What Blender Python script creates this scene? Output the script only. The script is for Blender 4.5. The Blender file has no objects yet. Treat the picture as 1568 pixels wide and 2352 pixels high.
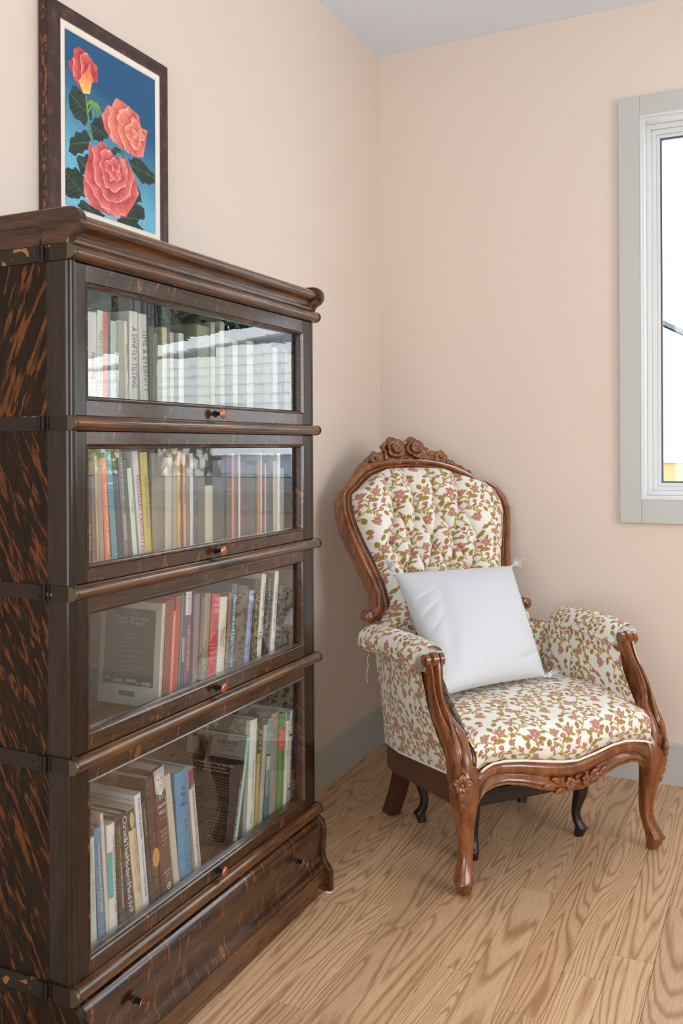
import bpy, bmesh, math, random
import numpy as np
from mathutils import Matrix, Vector

# ------------------------------------------------------------------ camera
scn = bpy.context.scene
COL = scn.collection
YAW, ROLL, FPX, HORIZ = 0.44779470, -0.00477936, 2113.0224, 1026.3463
CAM = (1.45354318, -3.38535124, 1.18)
cam_d = bpy.data.cameras.new('camera')
cam = bpy.data.objects.new('camera', cam_d)
COL.objects.link(cam)
_f = Vector((-math.sin(YAW), math.cos(YAW), 0)); _r = Vector((math.cos(YAW), math.sin(YAW), 0)); _u = Vector((0, 0, 1))
_R = _r * math.cos(ROLL) + _u * math.sin(ROLL)
_U = -_r * math.sin(ROLL) + _u * math.cos(ROLL)
M = Matrix((_R, _U, -_f)).transposed().to_4x4()
M.translation = Vector(CAM)
cam.matrix_world = M
cam_d.sensor_fit = 'VERTICAL'
cam_d.sensor_height = 36.0
cam_d.lens = 36.0 * FPX / 2352.0
cam_d.shift_y = (HORIZ - 1176.0) / 2352.0
cam_d.clip_start = 0.05
scn.camera = cam

# ------------------------------------------------------------------ light
scn.view_settings.view_transform = 'Standard'
scn.view_settings.look = 'None'
scn.view_settings.gamma = 1.0
scn.view_settings.use_curve_mapping = False
scn.view_settings.exposure = -0.27
scn.cycles.max_bounces = 10
scn.cycles.diffuse_bounces = 5
scn.cycles.glossy_bounces = 5
scn.cycles.transparent_max_bounces = 16
scn.cycles.caustics_reflective = False
scn.cycles.caustics_refractive = False
scn.cycles.use_denoising = True

wd = bpy.data.worlds.new('overcast_sky'); scn.world = wd; wd.use_nodes = True
wb = wd.node_tree.nodes['Background']
wb.inputs[0].default_value = (0.93, 0.965, 1.0, 1); wb.inputs[1].default_value = 6.0

def area(name, loc, rot, sx, sy, power, col=(1, 1, 1), portal=False):
    l = bpy.data.lights.new(name, 'AREA'); l.shape = 'RECTANGLE'; l.size = sx; l.size_y = sy
    l.energy = power; l.color = col
    o = bpy.data.objects.new(name, l); o.location = loc; o.rotation_euler = rot; COL.objects.link(o)
    if portal: l.cycles.is_portal = True
    return o
H90 = math.pi / 2
RX, RY0, RY1, RZ0, RZ1 = 3.60, -2.65, -1.10, 0.95, 2.35       # side window opening (right wall)
area('side_window_daylight', (RX + 0.10, (RY0 + RY1) / 2, (RZ0 + RZ1) / 2), (0, H90, 0), RZ1 - RZ0, RY1 - RY0, 32, (0.96, 0.98, 1.0))
FY, FX0, FX1, FZ0, FZ1 = -5.4, 0.55, 3.0, 0.25, 2.35            # opening added behind the camera to hold the fill light
area('front_fill_light', ((FX0 + FX1) / 2, FY - 0.10, (FZ0 + FZ1) / 2), (H90, 0, 0), FX1 - FX0, FZ1 - FZ0, 24, (1.0, 0.985, 0.96))  # unseen fill lamp added to brighten the room from the camera side
area('back_window_sky_portal', (1.875, 0.13, 1.663), (-H90, 0, 0), 1.75, 1.36, 1, portal=True)

# ------------------------------------------------------------------ helpers
rnd = random.Random(7)
def lin(r, g, b):
    def c(v):
        v = v / 255.0
        return v / 12.92 if v <= 0.04045 else ((v + 0.055) / 1.055) ** 2.4
    return (c(r), c(g), c(b), 1.0)

def mk(name, verts, faces, mat=None, parent=None, smooth=False, off=None, label=None, kind=None, sharp=None):
    me = bpy.data.meshes.new(name)
    if isinstance(verts, np.ndarray): verts = verts.tolist()
    if isinstance(faces, np.ndarray): faces = faces.tolist()
    me.from_pydata(verts, [], faces)
    if smooth:
        me.polygons.foreach_set('use_smooth', np.ones(len(me.polygons), bool))
        if sharp: me.set_sharp_from_angle(angle=math.radians(sharp))
    me.update()
    if mat: me.materials.append(mat)
    o = bpy.data.objects.new(name, me); COL.objects.link(o)
    if parent is not None:
        o.parent = parent
        if off is not None: o.location = (-off[0], -off[1], -off[2])
    if label: o['label'] = label
    if kind: o['kind'] = kind
    return o

def empty(name, loc, label, cat, rotz=0, group=None):
    o = bpy.data.objects.new(name, None); o.empty_display_size = 0.05
    o.location = loc; o.rotation_euler = (0, 0, rotz); COL.objects.link(o)
    o['label'] = label; o['category'] = cat
    if group: o['group'] = group
    return o

class G:
    "collects pieces of geometry into one mesh"
    def __init__(s): s.v = []; s.f = []
    def add(s, verts, faces):
        n = len(s.v); s.v += [tuple(map(float, p)) for p in verts]; s.f += [tuple(int(i) + n for i in f) for f in faces]; return s
    def box(s, a, b, bev=0.0):
        x0, y0, z0 = a; x1, y1, z1 = b
        if bev <= 0:
            V = [(x, y, z) for x in (x0, x1) for y in (y0, y1) for z in (z0, z1)]
            return s.add(V, [(0, 1, 3, 2), (4, 6, 7, 5), (0, 4, 5, 1), (2, 3, 7, 6), (0, 2, 6, 4), (1, 5, 7, 3)])
        bm = bmesh.new(); bmesh.ops.create_cube(bm, size=1)
        for v in bm.verts: v.co = Vector(((x0 + x1) / 2 + v.co.x * (x1 - x0), (y0 + y1) / 2 + v.co.y * (y1 - y0), (z0 + z1) / 2 + v.co.z * (z1 - z0)))
        bmesh.ops.bevel(bm, geom=bm.edges[:], offset=bev, segments=2, affect='EDGES', profile=0.6)
        bm.verts.index_update()
        s.add([v.co[:] for v in bm.verts], [[v.index for v in f.verts] for f in bm.faces]); bm.free(); return s
    def prism(s, prof, a, b, axis='y'):
        "2D profile polygon swept along an axis: axis y -> (x,z), axis x -> (y,z), axis z -> (x,y)"
        n = len(prof)
        def p(q, t):
            if axis == 'y': return (q[0], t, q[1])
            if axis == 'x': return (t, q[0], q[1])
            return (q[0], q[1], t)
        V = [p(q, a) for q in prof] + [p(q, b) for q in prof]
        F = [(i, (i + 1) % n, n + (i + 1) % n, n + i) for i in range(n)] + [tuple(range(n))[::-1], tuple(range(n, 2 * n))]
        return s.add(V, F)
    def lathe(s, prof, c, ax='x', seg=20):
        "profile [(t,r)] revolved round an axis through c"
        V = []
        for t, r in prof:
            for k in range(seg):
                a = 2 * math.pi * k / seg; u, w = r * math.cos(a), r * math.sin(a)
                V.append({'x': (c[0] + t, c[1] + u, c[2] + w), 'y': (c[0] + u, c[1] + t, c[2] + w), 'z': (c[0] + u, c[1] + w, c[2] + t)}[ax])
        F = [(i * seg + k, i * seg + (k + 1) % seg, (i + 1) * seg + (k + 1) % seg, (i + 1) * seg + k) for i in range(len(prof) - 1) for k in range(seg)]
        F += [tuple(range(seg))[::-1], tuple((len(prof) - 1) * seg + k for k in range(seg))]
        return s.add(V, F)
    def rings(s, R, cap=True, closed=True):
        "list of rings (same count) joined"
        n = len(R[0]); V = [p for r in R for p in r]; m = n if closed else n - 1
        F = [(i * n + k, i * n + (k + 1) % n, (i + 1) * n + (k + 1) % n, (i + 1) * n + k) for i in range(len(R) - 1) for k in range(m)]
        if cap: F += [tuple(range(n))[::-1], tuple((len(R) - 1) * n + k for k in range(n))]
        return s.add(V, F)
    def tube(s, pts, rad, seg=8, cap=True):
        pts = [Vector(p) for p in pts]; n = len(pts); up = None; R = []
        for i, p in enumerate(pts):
            t = (pts[min(i + 1, n - 1)] - pts[max(i - 1, 0)]).normalized()
            if up is None:
                up = t.orthogonal().normalized()
            up = (up - t * up.dot(t)).normalized(); w = t.cross(up)
            r = rad[i] if isinstance(rad, (list, tuple)) else rad
            R.append([p + (up * math.cos(2 * math.pi * k / seg) + w * math.sin(2 * math.pi * k / seg)) * r for k in range(seg)])
        return s.rings(R, cap)
    def out(s, name, mat, parent=None, smooth=False, off=None, label=None, kind=None, sharp=None, fix=True):
        o = mk(name, s.v, s.f, mat, parent, smooth, off, label, kind, sharp)
        if fix:
            bm = bmesh.new(); bm.from_mesh(o.data); bmesh.ops.recalc_face_normals(bm, faces=bm.faces); bm.to_mesh(o.data); bm.free()
            if sharp: o.data.set_sharp_from_angle(angle=math.radians(sharp))
        return o

def resample(P, n):
    P = np.array(P, float); d = np.r_[0, np.cumsum(np.linalg.norm(np.diff(P, axis=0), axis=1))]
    t = np.linspace(0, d[-1], n)
    return np.stack([np.interp(t, d, P[:, k]) for k in range(P.shape[1])], 1)
def smoothp(P, it=2):
    P = np.array(P, float)
    for _ in range(it):
        Q = P.copy(); Q[1:-1] = P[:-2] * .25 + P[1:-1] * .5 + P[2:] * .25; P = Q
    return P
def curve(P, n, it=3):
    return smoothp(resample(smoothp(resample(P, n), 1), n), it)

# ------------------------------------------------------------------ materials
def mat(name):
    m = bpy.data.materials.new(name); m.use_nodes = True
    nt = m.node_tree; b = nt.nodes['Principled BSDF']
    return m, nt, b
def N(nt, typ, **kw):
    n = nt.nodes.new(typ)
    for k, v in kw.items():
        if k.startswith('i_'):
            key = k[2:]; key = int(key) if key.isdigit() else key.replace('_', ' ')
            n.inputs[key].default_value = v
        else: setattr(n, k, v)
    return n
def L(nt, a, b): nt.links.new(a, b)
def ramp(nt, stops, interp='LINEAR'):
    r = nt.nodes.new('ShaderNodeValToRGB'); r.color_ramp.interpolation = interp
    e = r.color_ramp.elements
    e[0].position, e[0].color = stops[0]; e[1].position, e[1].color = stops[1]
    for p, c in stops[2:]:
        x = e.new(p); x.color = c
    return r
def mixc(nt, fac, a, b, typ='MIX'):
    m = nt.nodes.new('ShaderNodeMix'); m.data_type = 'RGBA'; m.blend_type = typ
    for s, v in ((m.inputs[0], fac), (m.inputs[6], a), (m.inputs[7], b)):
        if hasattr(v, 'links') or isinstance(v, bpy.types.NodeSocket): L(nt, v, s)
        else: s.default_value = v
    return m.outputs[2]
def mth(nt, op, a, b=0.0, c=None):
    m = nt.nodes.new('ShaderNodeMath'); m.operation = op
    for s, v in zip(m.inputs, (a, b, c)):
        if v is None: continue
        if isinstance(v, bpy.types.NodeSocket): L(nt, v, s)
        else: s.default_value = v
    return m.outputs[0]
def objco(nt, scale=(1, 1, 1), rot=(0, 0, 0), loc=(0, 0, 0), rand=0.0, src='Object'):
    tc = nt.nodes.new('ShaderNodeTexCoord'); mp = nt.nodes.new('ShaderNodeMapping')
    mp.inputs['Scale'].default_value = scale; mp.inputs['Rotation'].default_value = rot; mp.inputs['Location'].default_value = loc
    o = tc.outputs[src]
    if rand:
        oi = nt.nodes.new('ShaderNodeObjectInfo'); va = nt.nodes.new('ShaderNodeVectorMath'); va.operation = 'MULTIPLY_ADD'
        L(nt, oi.outputs['Random'], va.inputs[0]); va.inputs[1].default_value = (rand, rand * 1.7, rand * 0.6); L(nt, o, va.inputs[2]); o = va.outputs[0]
    L(nt, o, mp.inputs[0]); return mp.outputs[0]
def noise(nt, vec, scale, detail=3, rough=0.5, dist=0.0):
    n = N(nt, 'ShaderNodeTexNoise', i_Scale=scale, i_Detail=detail, i_Roughness=rough, i_Distortion=dist); L(nt, vec, n.inputs[0]); return n.outputs[0]
def bump(nt, b, h, strength, dist=0.001, inp='Normal'):
    n = N(nt, 'ShaderNodeBump', i_Strength=strength, i_Distance=dist); L(nt, h, n.inputs['Height']); L(nt, n.outputs[0], b.inputs[inp]); return n
def plain(name, col, rough=0.5, metal=0.0, nscale=0, nstr=0.05, ndist=0.001, spec=0.5, coat=0.0, var=0.0):
    m, nt, b = mat(name); b.inputs['Base Color'].default_value = col; b.inputs['Roughness'].default_value = rough
    b.inputs['Metallic'].default_value = metal; b.inputs['Specular IOR Level'].default_value = spec; b.inputs['Coat Weight'].default_value = coat
    if nscale:
        h = noise(nt, objco(nt), nscale, 4); bump(nt, b, h, nstr, ndist)
        if var:
            v = noise(nt, objco(nt), nscale * .12, 3); dk = tuple(c * (1 - var) for c in col[:3]) + (1,)
            L(nt, mixc(nt, v, dk, col), b.inputs['Base Color'])
    return m

M_wall = plain('wall_paint', lin(217, 203, 191), 0.55, nscale=260, nstr=0.06, ndist=0.0006, spec=0.35)
M_ceil = plain('ceiling_paint', lin(222, 234, 246), 0.7, nscale=300, nstr=0.06, ndist=0.0006, spec=0.2)
M_trim = plain('trim_paint', lin(184, 187, 183), 0.38, nscale=90, nstr=0.03, ndist=0.0004)
M_white = plain('white_vinyl', lin(208, 210, 210), 0.3, nscale=60, nstr=0.02, ndist=0.0003)
M_gasket = plain('dark_gasket', lin(70, 82, 96), 0.35, nscale=80, nstr=0.02)
M_back = plain('shell_paint', lin(215, 205, 196), 0.6, nscale=200, nstr=0.04)

def make_floor_mat():
    m, nt, b = mat('oak_floor_planks')
    v = objco(nt, (1, 1, 1), rand=37.0)
    def sc(vec, s):
        mp = nt.nodes.new('ShaderNodeMapping'); mp.inputs['Scale'].default_value = s; L(nt, vec, mp.inputs[0]); return mp.outputs[0]
    oi = nt.nodes.new('ShaderNodeObjectInfo')
    big = noise(nt, sc(v, (8.5, 0.7, 1)), 1.0, 1.6, 0.42, 0.35)
    # number of growth rings differs from plank to plank
    rings = mth(nt, 'MULTIPLY', big, mth(nt, 'MULTIPLY_ADD', oi.outputs['Random'], 24.0, 16.0))
    fr = mth(nt, 'FRACT', rings)
    wob = noise(nt, sc(v, (110, 8, 1)), 1.0, 3, 0.65)
    fr2 = mth(nt, 'ADD', fr, mth(nt, 'MULTIPLY_ADD', wob, 0.32, -0.16))
    g = ramp(nt, [(0.0, lin(166, 129, 97)), (0.12, lin(186, 150, 115)), (0.34, lin(213, 180, 145)), (0.78, lin(208, 174, 139)), (0.98, lin(172, 135, 102))])
    L(nt, fr2, g.inputs[0])
    pores = ramp(nt, [(0.36, (0.72, 0.64, 0.58, 1)), (0.52, (1, 1, 1, 1))])
    L(nt, noise(nt, sc(v, (520, 14, 1)), 1.0, 2, 0.6), pores.inputs[0])
    c = mixc(nt, 0.65, g.outputs[0], pores.outputs[0], 'MULTIPLY')
    tint = ramp(nt, [(0.0, (0.86, 0.80, 0.76, 1)), (0.35, (1.0, 0.97, 0.93, 1)), (0.7, (1.06, 1.03, 0.99, 1)), (1.0, (0.94, 0.86, 0.80, 1))])
    wn = N(nt, 'ShaderNodeTexWhiteNoise'); wn.noise_dimensions = '1D'; L(nt, oi.outputs['Random'], wn.inputs['W']); L(nt, wn.outputs[0], tint.inputs[0])
    c = mixc(nt, 1.0, c, tint.outputs[0], 'MULTIPLY')
    L(nt, c, b.inputs['Base Color']); b.inputs['Roughness'].default_value = 0.36
    bump(nt, b, mth(nt, 'ADD', mth(nt, 'MULTIPLY', fr2, 0.4), pores.outputs[0]), 0.12, 0.0005)
    return m
M_floor = make_floor_mat()

def oak_dark(name, axis, fleck=0.5, dark=(44, 27, 17), mid=(92, 54, 24), light=(134, 78, 30), rot=0.4, rough=0.3, fs=1.0, spec=0.5, coat=0.0):
    "old quarter-sawn oak; grain along the given axis"
    m, nt, b = mat(name)
    tc = nt.nodes.new('ShaderNodeTexCoord'); sp = nt.nodes.new('ShaderNodeSeparateXYZ'); L(nt, tc.outputs['Object'], sp.inputs[0])
    x, y, z = sp.outputs
    oi = nt.nodes.new('ShaderNodeObjectInfo'); z = mth(nt, 'MULTIPLY_ADD', oi.outputs['Random'], 3.1, z); y = mth(nt, 'MULTIPLY_ADD', oi.outputs['Random'], 5.3, y)
    al, ac = (z, mth(nt, 'ADD', x, y)) if axis == 'z' else ((y, mth(nt, 'ADD', x, z)) if axis == 'y' else (x, mth(nt, 'ADD', z, y)))
    def co(sa, sl, r=0.0):
        cb = nt.nodes.new('ShaderNodeCombineXYZ')
        a2, l2 = ac, al
        if r:
            a2 = mth(nt, 'SUBTRACT', mth(nt, 'MULTIPLY', ac, math.cos(r)), mth(nt, 'MULTIPLY', al, math.sin(r)))
            l2 = mth(nt, 'ADD', mth(nt, 'MULTIPLY', ac, math.sin(r)), mth(nt, 'MULTIPLY', al, math.cos(r)))
        L(nt, mth(nt, 'MULTIPLY', a2, sa), cb.inputs[0]); L(nt, mth(nt, 'MULTIPLY', l2, sl), cb.inputs[1]); return cb.outputs[0]
    fine = noise(nt, co(420, 16), 1.0, 3, 0.6)
    med = noise(nt, co(60, 5), 1.0, 3, 0.55)
    base = ramp(nt, [(0.38, lin(*dark)), (0.62, lin(*mid))]); L(nt, mth(nt, 'ADD', mth(nt, 'MULTIPLY', fine, 0.5), mth(nt, 'MULTIPLY', med, 0.5)), base.inputs[0])
    fl = noise(nt, co(78 * fs, 12 * fs, rot), 1.0, 2.2, 0.5, 1.5)
    fl = mth(nt, 'ADD', fl, mth(nt, 'MULTIPLY_ADD', fine, 0.26, -0.13))
    msk = ramp(nt, [(0.62 - 0.1 * fleck, (0, 0, 0, 1)), (0.70 - 0.1 * fleck, (1, 1, 1, 1))]); L(nt, fl, msk.inputs[0])
    c = mixc(nt, mth(nt, 'MULTIPLY', msk.outputs[0], 0.85 if fleck > 0 else 0.0), base.outputs[0], lin(*light))
    wear = ramp(nt, [(0.70, (0, 0, 0, 1)), (0.76, (1, 1, 1, 1))]); L(nt, noise(nt, co(160, 60), 1.0, 4, 0.75), wear.inputs[0])
    c = mixc(nt, mth(nt, 'MULTIPLY', wear.outputs[0], 0.35), c, lin(176, 140, 96))
    L(nt, c, b.inputs['Base Color'])
    rr = nt.nodes.new('ShaderNodeMapRange'); rr.inputs['To Min'].default_value = rough - 0.07; rr.inputs['To Max'].default_value = rough + 0.12
    L(nt, med, rr.inputs['Value']); L(nt, rr.outputs[0], b.inputs['Roughness'])
    b.inputs['Specular IOR Level'].default_value = spec
    b.inputs['Coat Weight'].default_value = coat; b.inputs['Coat IOR'].default_value = 1.5; b.inputs['Coat Roughness'].default_value = 0.13
    bump(nt, b, fine, 0.16, 0.0006)
    return m
M_oakside = oak_dark('bookcase_oak_side', 'z', 0.75, dark=(10, 6, 4), mid=(38, 23, 12), light=(98, 55, 22), rot=-0.5, rough=0.42, fs=0.95, spec=0.18)
M_oaktop = oak_dark('bookcase_oak_top_side', 'z', 0.75, dark=(10, 6, 4), mid=(38, 23, 12), light=(104, 60, 24), rot=0.42, rough=0.42, fs=0.62, spec=0.18)
M_oakpost = oak_dark('bookcase_oak_post', 'z', -0.3, dark=(13, 8, 5), mid=(44, 26, 14), light=(100, 58, 26), rough=0.34, coat=0.55, spec=0.15)
M_oakrail = oak_dark('bookcase_oak_moulding', 'y', -0.4, dark=(26, 14, 6), mid=(108, 64, 25), light=(140, 90, 42), rough=0.3, coat=1.0, spec=0.15)
M_oakdoorh = oak_dark('bookcase_oak_door', 'y', 0.1, dark=(17, 10, 5), mid=(72, 41, 18), light=(128, 76, 32), rot=1.2, rough=0.32, coat=1.0, spec=0.15)
M_oakend = oak_dark('bookcase_oak_end', 'x', -0.3, dark=(26, 15, 9), mid=(80, 48, 22), light=(110, 66, 30), rough=0.32, coat=0.6, spec=0.15)
M_oakin = oak_dark('bookcase_oak_inside', 'y', 0.0, dark=(70, 52, 40), mid=(110, 84, 64), rough=0.6)

def chair_wood():
    m, nt, b = mat('polished_walnut')
    v = objco(nt, (14, 14, 5)); n1 = noise(nt, v, 1.6, 4, 0.6, 1.2); n2 = noise(nt, objco(nt, (90, 90, 12)), 1.4, 3, 0.6)
    r = ramp(nt, [(0.25, lin(62, 31, 13)), (0.5, lin(118, 66, 29)), (0.75, lin(160, 98, 46))]); L(nt, mth(nt, 'ADD', mth(nt, 'MULTIPLY', n1, 0.65), mth(nt, 'MULTIPLY', n2, 0.35)), r.inputs[0])
    L(nt, r.outputs[0], b.inputs['Base Color']); b.inputs['Roughness'].default_value = 0.26; b.inputs['Coat Weight'].default_value = 0.7; b.inputs['Coat Roughness'].default_value = 0.12
    bump(nt, b, n2, 0.08, 0.0006); return m
M_cw = chair_wood()
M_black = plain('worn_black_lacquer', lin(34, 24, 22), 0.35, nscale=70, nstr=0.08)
def worn_black():
    m, nt, b = mat('chipped_black_lacquer')
    n = noise(nt, objco(nt, (30, 90, 90)), 1.0, 5, 0.7); r = ramp(nt, [(0.63, lin(34, 24, 22)), (0.66, lin(190, 150, 100))]); L(nt, n, r.inputs[0])
    L(nt, r.outputs[0], b.inputs['Base Color']); b.inputs['Roughness'].default_value = 0.4; bump(nt, b, n, 0.1); return m
M_chip = worn_black()

def fabric_mat():
    m, nt, b = mat('floral_cut_velvet')
    a = N(nt, 'ShaderNodeAttribute', attribute_name='Col')
    fz = noise(nt, objco(nt), 900, 2)
    c = mixc(nt, mth(nt, 'MULTIPLY', a.outputs['Alpha'], mth(nt, 'MULTIPLY_ADD', fz, 1.0, 0.0)), a.outputs['Color'], (0.25, 0.2, 0.12, 1), 'MULTIPLY')
    c2 = mixc(nt, 0.35, a.outputs['Color'], c); L(nt, c2, b.inputs['Base Color'])
    rr = nt.nodes.new('ShaderNodeMapRange'); rr.inputs['To Min'].default_value = 0.42; rr.inputs['To Max'].default_value = 0.85; L(nt, a.outputs['Alpha'], rr.inputs['Value'])
    L(nt, rr.outputs[0], b.inputs['Roughness'])
    b.inputs['Sheen Weight'].default_value = 0.15; b.inputs['Specular IOR Level'].default_value = 0.4
    h = mth(nt, 'ADD', a.outputs['Alpha'], mth(nt, 'MULTIPLY', mth(nt, 'MULTIPLY', a.outputs['Alpha'], fz), 0.8)); bump(nt, b, h, 0.5, 0.0012); return m
M_fab = fabric_mat()
M_cream = plain('cream_cloth', lin(226, 220, 206), 0.7, nscale=500, nstr=0.15)
def pillow_mat():
    m, nt, b = mat('white_cotton'); b.inputs['Base Color'].default_value = lin(198, 202, 208); b.inputs['Roughness'].default_value = 0.75; b.inputs['Sheen Weight'].default_value = 0.2
    w = noise(nt, objco(nt), 1400, 2); s = noise(nt, objco(nt, (1, 1, 1)), 9, 3, 0.5, 0.6)
    n1 = N(nt, 'ShaderNodeBump', i_Strength=0.12, i_Distance=0.0008); L(nt, w, n1.inputs['Height'])
    n2 = N(nt, 'ShaderNodeBump', i_Strength=0.35, i_Distance=0.012); L(nt, s, n2.inputs['Height']); L(nt, n1.outputs[0], n2.inputs['Normal']); L(nt, n2.outputs[0], b.inputs['Normal']); return m
M_pil = pillow_mat()
def band_metal():
    m, nt, b = mat('blackened_brass_band')
    n = noise(nt, objco(nt), 34, 1.5, 0.4); r = ramp(nt, [(0.66, lin(44, 36, 30)), (0.68, lin(150, 112, 60))]); L(nt, n, r.inputs[0])
    L(nt, r.outputs[0], b.inputs['Base Color']); b.inputs['Metallic'].default_value = 0.55; b.inputs['Roughness'].default_value = 0.42; bump(nt, b, noise(nt, objco(nt), 140, 3), 0.1); return m
M_band = band_metal()
M_brass = plain('tarnished_brass', lin(98, 88, 72), 0.4, 0.8, 90, 0.1)
M_copper = plain('copper_knob', lin(176, 112, 86), 0.28, 0.85, 60, 0.05)
M_iron = plain('dark_iron', lin(34, 30, 30), 0.4, 0.5, 80, 0.05)

def glass(name, ior, wav):
    "thin clear pane: fresnel mirror over straight-through view"
    m = bpy.data.materials.new(name); m.use_nodes = True; nt = m.node_tree; nt.nodes.clear()
    o = nt.nodes.new('ShaderNodeOutputMaterial'); t = nt.nodes.new('ShaderNodeBsdfTransparent'); g = nt.nodes.new('ShaderNodeBsdfGlossy'); mx = nt.nodes.new('ShaderNodeMixShader')
    t.inputs[0].default_value = (0.97, 0.98, 0.975, 1); g.inputs['Roughness'].default_value = 0.0; g.inputs[0].default_value = (1, 1, 1, 1)
    ge = nt.nodes.new('ShaderNodeNewGeometry'); dt = nt.nodes.new('ShaderNodeVectorMath'); dt.operation = 'DOT_PRODUCT'
    L(nt, ge.outputs['Incoming'], dt.inputs[0]); L(nt, ge.outputs['Normal'], dt.inputs[1])
    f0 = ((ior - 1) / (ior + 1)) ** 2
    f2 = mth(nt, 'MULTIPLY_ADD', mth(nt, 'POWER', mth(nt, 'SUBTRACT', 1.0, mth(nt, 'ABSOLUTE', dt.outputs['Value'])), 5.0), 1 - f0, f0)
    L(nt, f2, mx.inputs[0]); L(nt, t.outputs[0], mx.inputs[1]); L(nt, g.outputs[0], mx.inputs[2]); L(nt, mx.outputs[0], o.inputs[0])
    if wav:
        h = mth(nt, 'ADD', noise(nt, objco(nt, (1, 9, 42), rand=5.0), 1.0, 2, 0.5, 0.3), mth(nt, 'MULTIPLY', noise(nt, objco(nt, (1, 40, 24)), 1.0, 2, 0.5), 0.4))
        n = N(nt, 'ShaderNodeBump', i_Strength=1.0, i_Distance=wav); L(nt, h, n.inputs['Height']); L(nt, n.outputs[0], g.inputs['Normal'])
    return m
M_oldglass = glass('old_wavy_glass', 1.78, 0.00005)
M_winglass = glass('window_glass', 1.45, 0)

def objcol(name, rough, spec=0.4, nz=120, ns=0.05):
    "one material; every book carries its own cloth or paper colour"
    m, nt, b = mat(name); oi = nt.nodes.new('ShaderNodeObjectInfo'); n = noise(nt, objco(nt, (30, 30, 6)), 1.0, 4)
    c = mixc(nt, mth(nt, 'MULTIPLY', n, 0.35), oi.outputs['Color'], (0.5, 0.48, 0.45, 1), 'MULTIPLY'); L(nt, c, b.inputs['Base Color'])
    b.inputs['Roughness'].default_value = rough; b.inputs['Specular IOR Level'].default_value = spec; bump(nt, b, noise(nt, objco(nt), nz, 3), ns); return m
M_book = objcol('book_cover', 0.42)
M_ink = objcol('printed_ink', 0.5)
def page_mat():
    m, nt, b = mat('page_edges'); n = noise(nt, objco(nt, (3, 900, 3)), 1.0, 2); r = ramp(nt, [(0.3, lin(160, 150, 132)), (0.7, lin(206, 198, 182))]); L(nt, n, r.inputs[0])
    L(nt, r.outputs[0], b.inputs['Base Color']); b.inputs['Roughness'].default_value = 0.8; bump(nt, b, n, 0.2); return m
M_page = page_mat()
def vcol_mat(name, rough, bs=0):
    m, nt, b = mat(name); a = N(nt, 'ShaderNodeAttribute', attribute_name='Col'); L(nt, a.outputs['Color'], b.inputs['Base Color']); b.inputs['Roughness'].default_value = rough
    b.inputs['Specular IOR Level'].default_value = 0.3
    if bs: bump(nt, b, noise(nt, objco(nt, (1, 1, 1)), 900, 2), bs, 0.0006)
    return m
M_paint = vcol_mat('painted_canvas', 0.6, 0.5)
M_pic = vcol_mat('printed_picture', 0.4)

# ------------------------------------------------------------------ the room
H = 2.738
BX0 = [1.007, 1.840]          # window openings in the back wall
BX1 = [1.910, 2.743]
WZ0, WZ1 = 0.994, 2.332
def struct(o): o['kind'] = 'structure'; return o

g = G().box((-0.1, -5.5, -0.06), (3.7, 0.1, -0.013)); floor = struct(g.out('floor', M_back))
seams = {0.091: [-0.741], 0.455: [-1.683, -1.207], 0.728: [-1.405], 0.819: [-0.963], 0.910: [-0.532], 1.001: [-1.31], 1.092: [-1.194], 1.183: [-0.901], 0.182: [-1.0], 0.273: [-0.35], 0.364: [-0.62], 0.546: [-0.30], 0.637: [-0.72]}
pr = random.Random(11); PW = 0.091
k = 0
while k * PW < 3.6:
    x0 = k * PW; x1 = min(3.6, x0 + PW); key = round(x0, 3)
    cuts = list(seams.get(key, [-(0.25 + pr.random() * 1.1)]))
    y = min(cuts)
    while y > -4.6:
        y -= 0.62 + pr.random() * 0.75
        if y > -5.2: cuts.append(y)
    y = max(cuts)
    while y < -0.75 and key not in seams:
        y += 0.7 + pr.random() * 0.4
        if y < -0.1: cuts.append(y)
    e = sorted([-5.4] + cuts + [0.0])
    for a, b_ in zip(e[:-1], e[1:]):
        q = 0.00035; xa, xb = x0 + q, x1 - q
        mk('plank', *(lambda s: (s.v, s.f))(G().prism([(xa, -0.0125), (xb, -0.0125), (xb, -0.0012), (xb - 0.0009, 0), (xa + 0.0009, 0), (xa, -0.0012)], a + q, b_ - q)), M_floor, floor)
    k += 1

struct(G().box((-0.12, -5.5, -0.05), (0, 0.12, H)).out('wall_left', M_wall))
g = G()
T = 0.16
g.box((0, 0, -0.05), (BX0[0], T, H)); g.box((BX1[1], 0, -0.05), (3.72, T, H))
g.box((BX0[0], 0, -0.05), (BX1[1], T, WZ0)); g.box((BX0[0], 0, WZ1), (BX1[1], T, H)); g.box((BX0[1], 0, WZ0), (BX1[0], T, WZ1))
struct(g.out('wall_back', M_wall))
g = G(); g.box((RX, -5.5, -0.05), (RX + 0.12, RY0, H)); g.box((RX, RY1, -0.05), (RX + 0.12, 0, H)); g.box((RX, RY0, -0.05), (RX + 0.12, RY1, RZ0)); g.box((RX, RY0, RZ1), (RX + 0.12, RY1, H))
struct(g.out('wall_right', M_wall))
g = G(); g.box((0, FY - 0.12, -0.05), (FX0, FY, H)); g.box((FX1, FY - 0.12, -0.05), (RX, FY, H)); g.box((FX0, FY - 0.12, -0.05), (FX1, FY, FZ0)); g.box((FX0, FY - 0.12, FZ1), (FX1, FY, H))
struct(g.out('wall_front', M_wall))
struct(G().box((-0.12, -5.5, H), (3.72, 0.16, H + 0.08)).out('ceiling', M_ceil))

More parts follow.
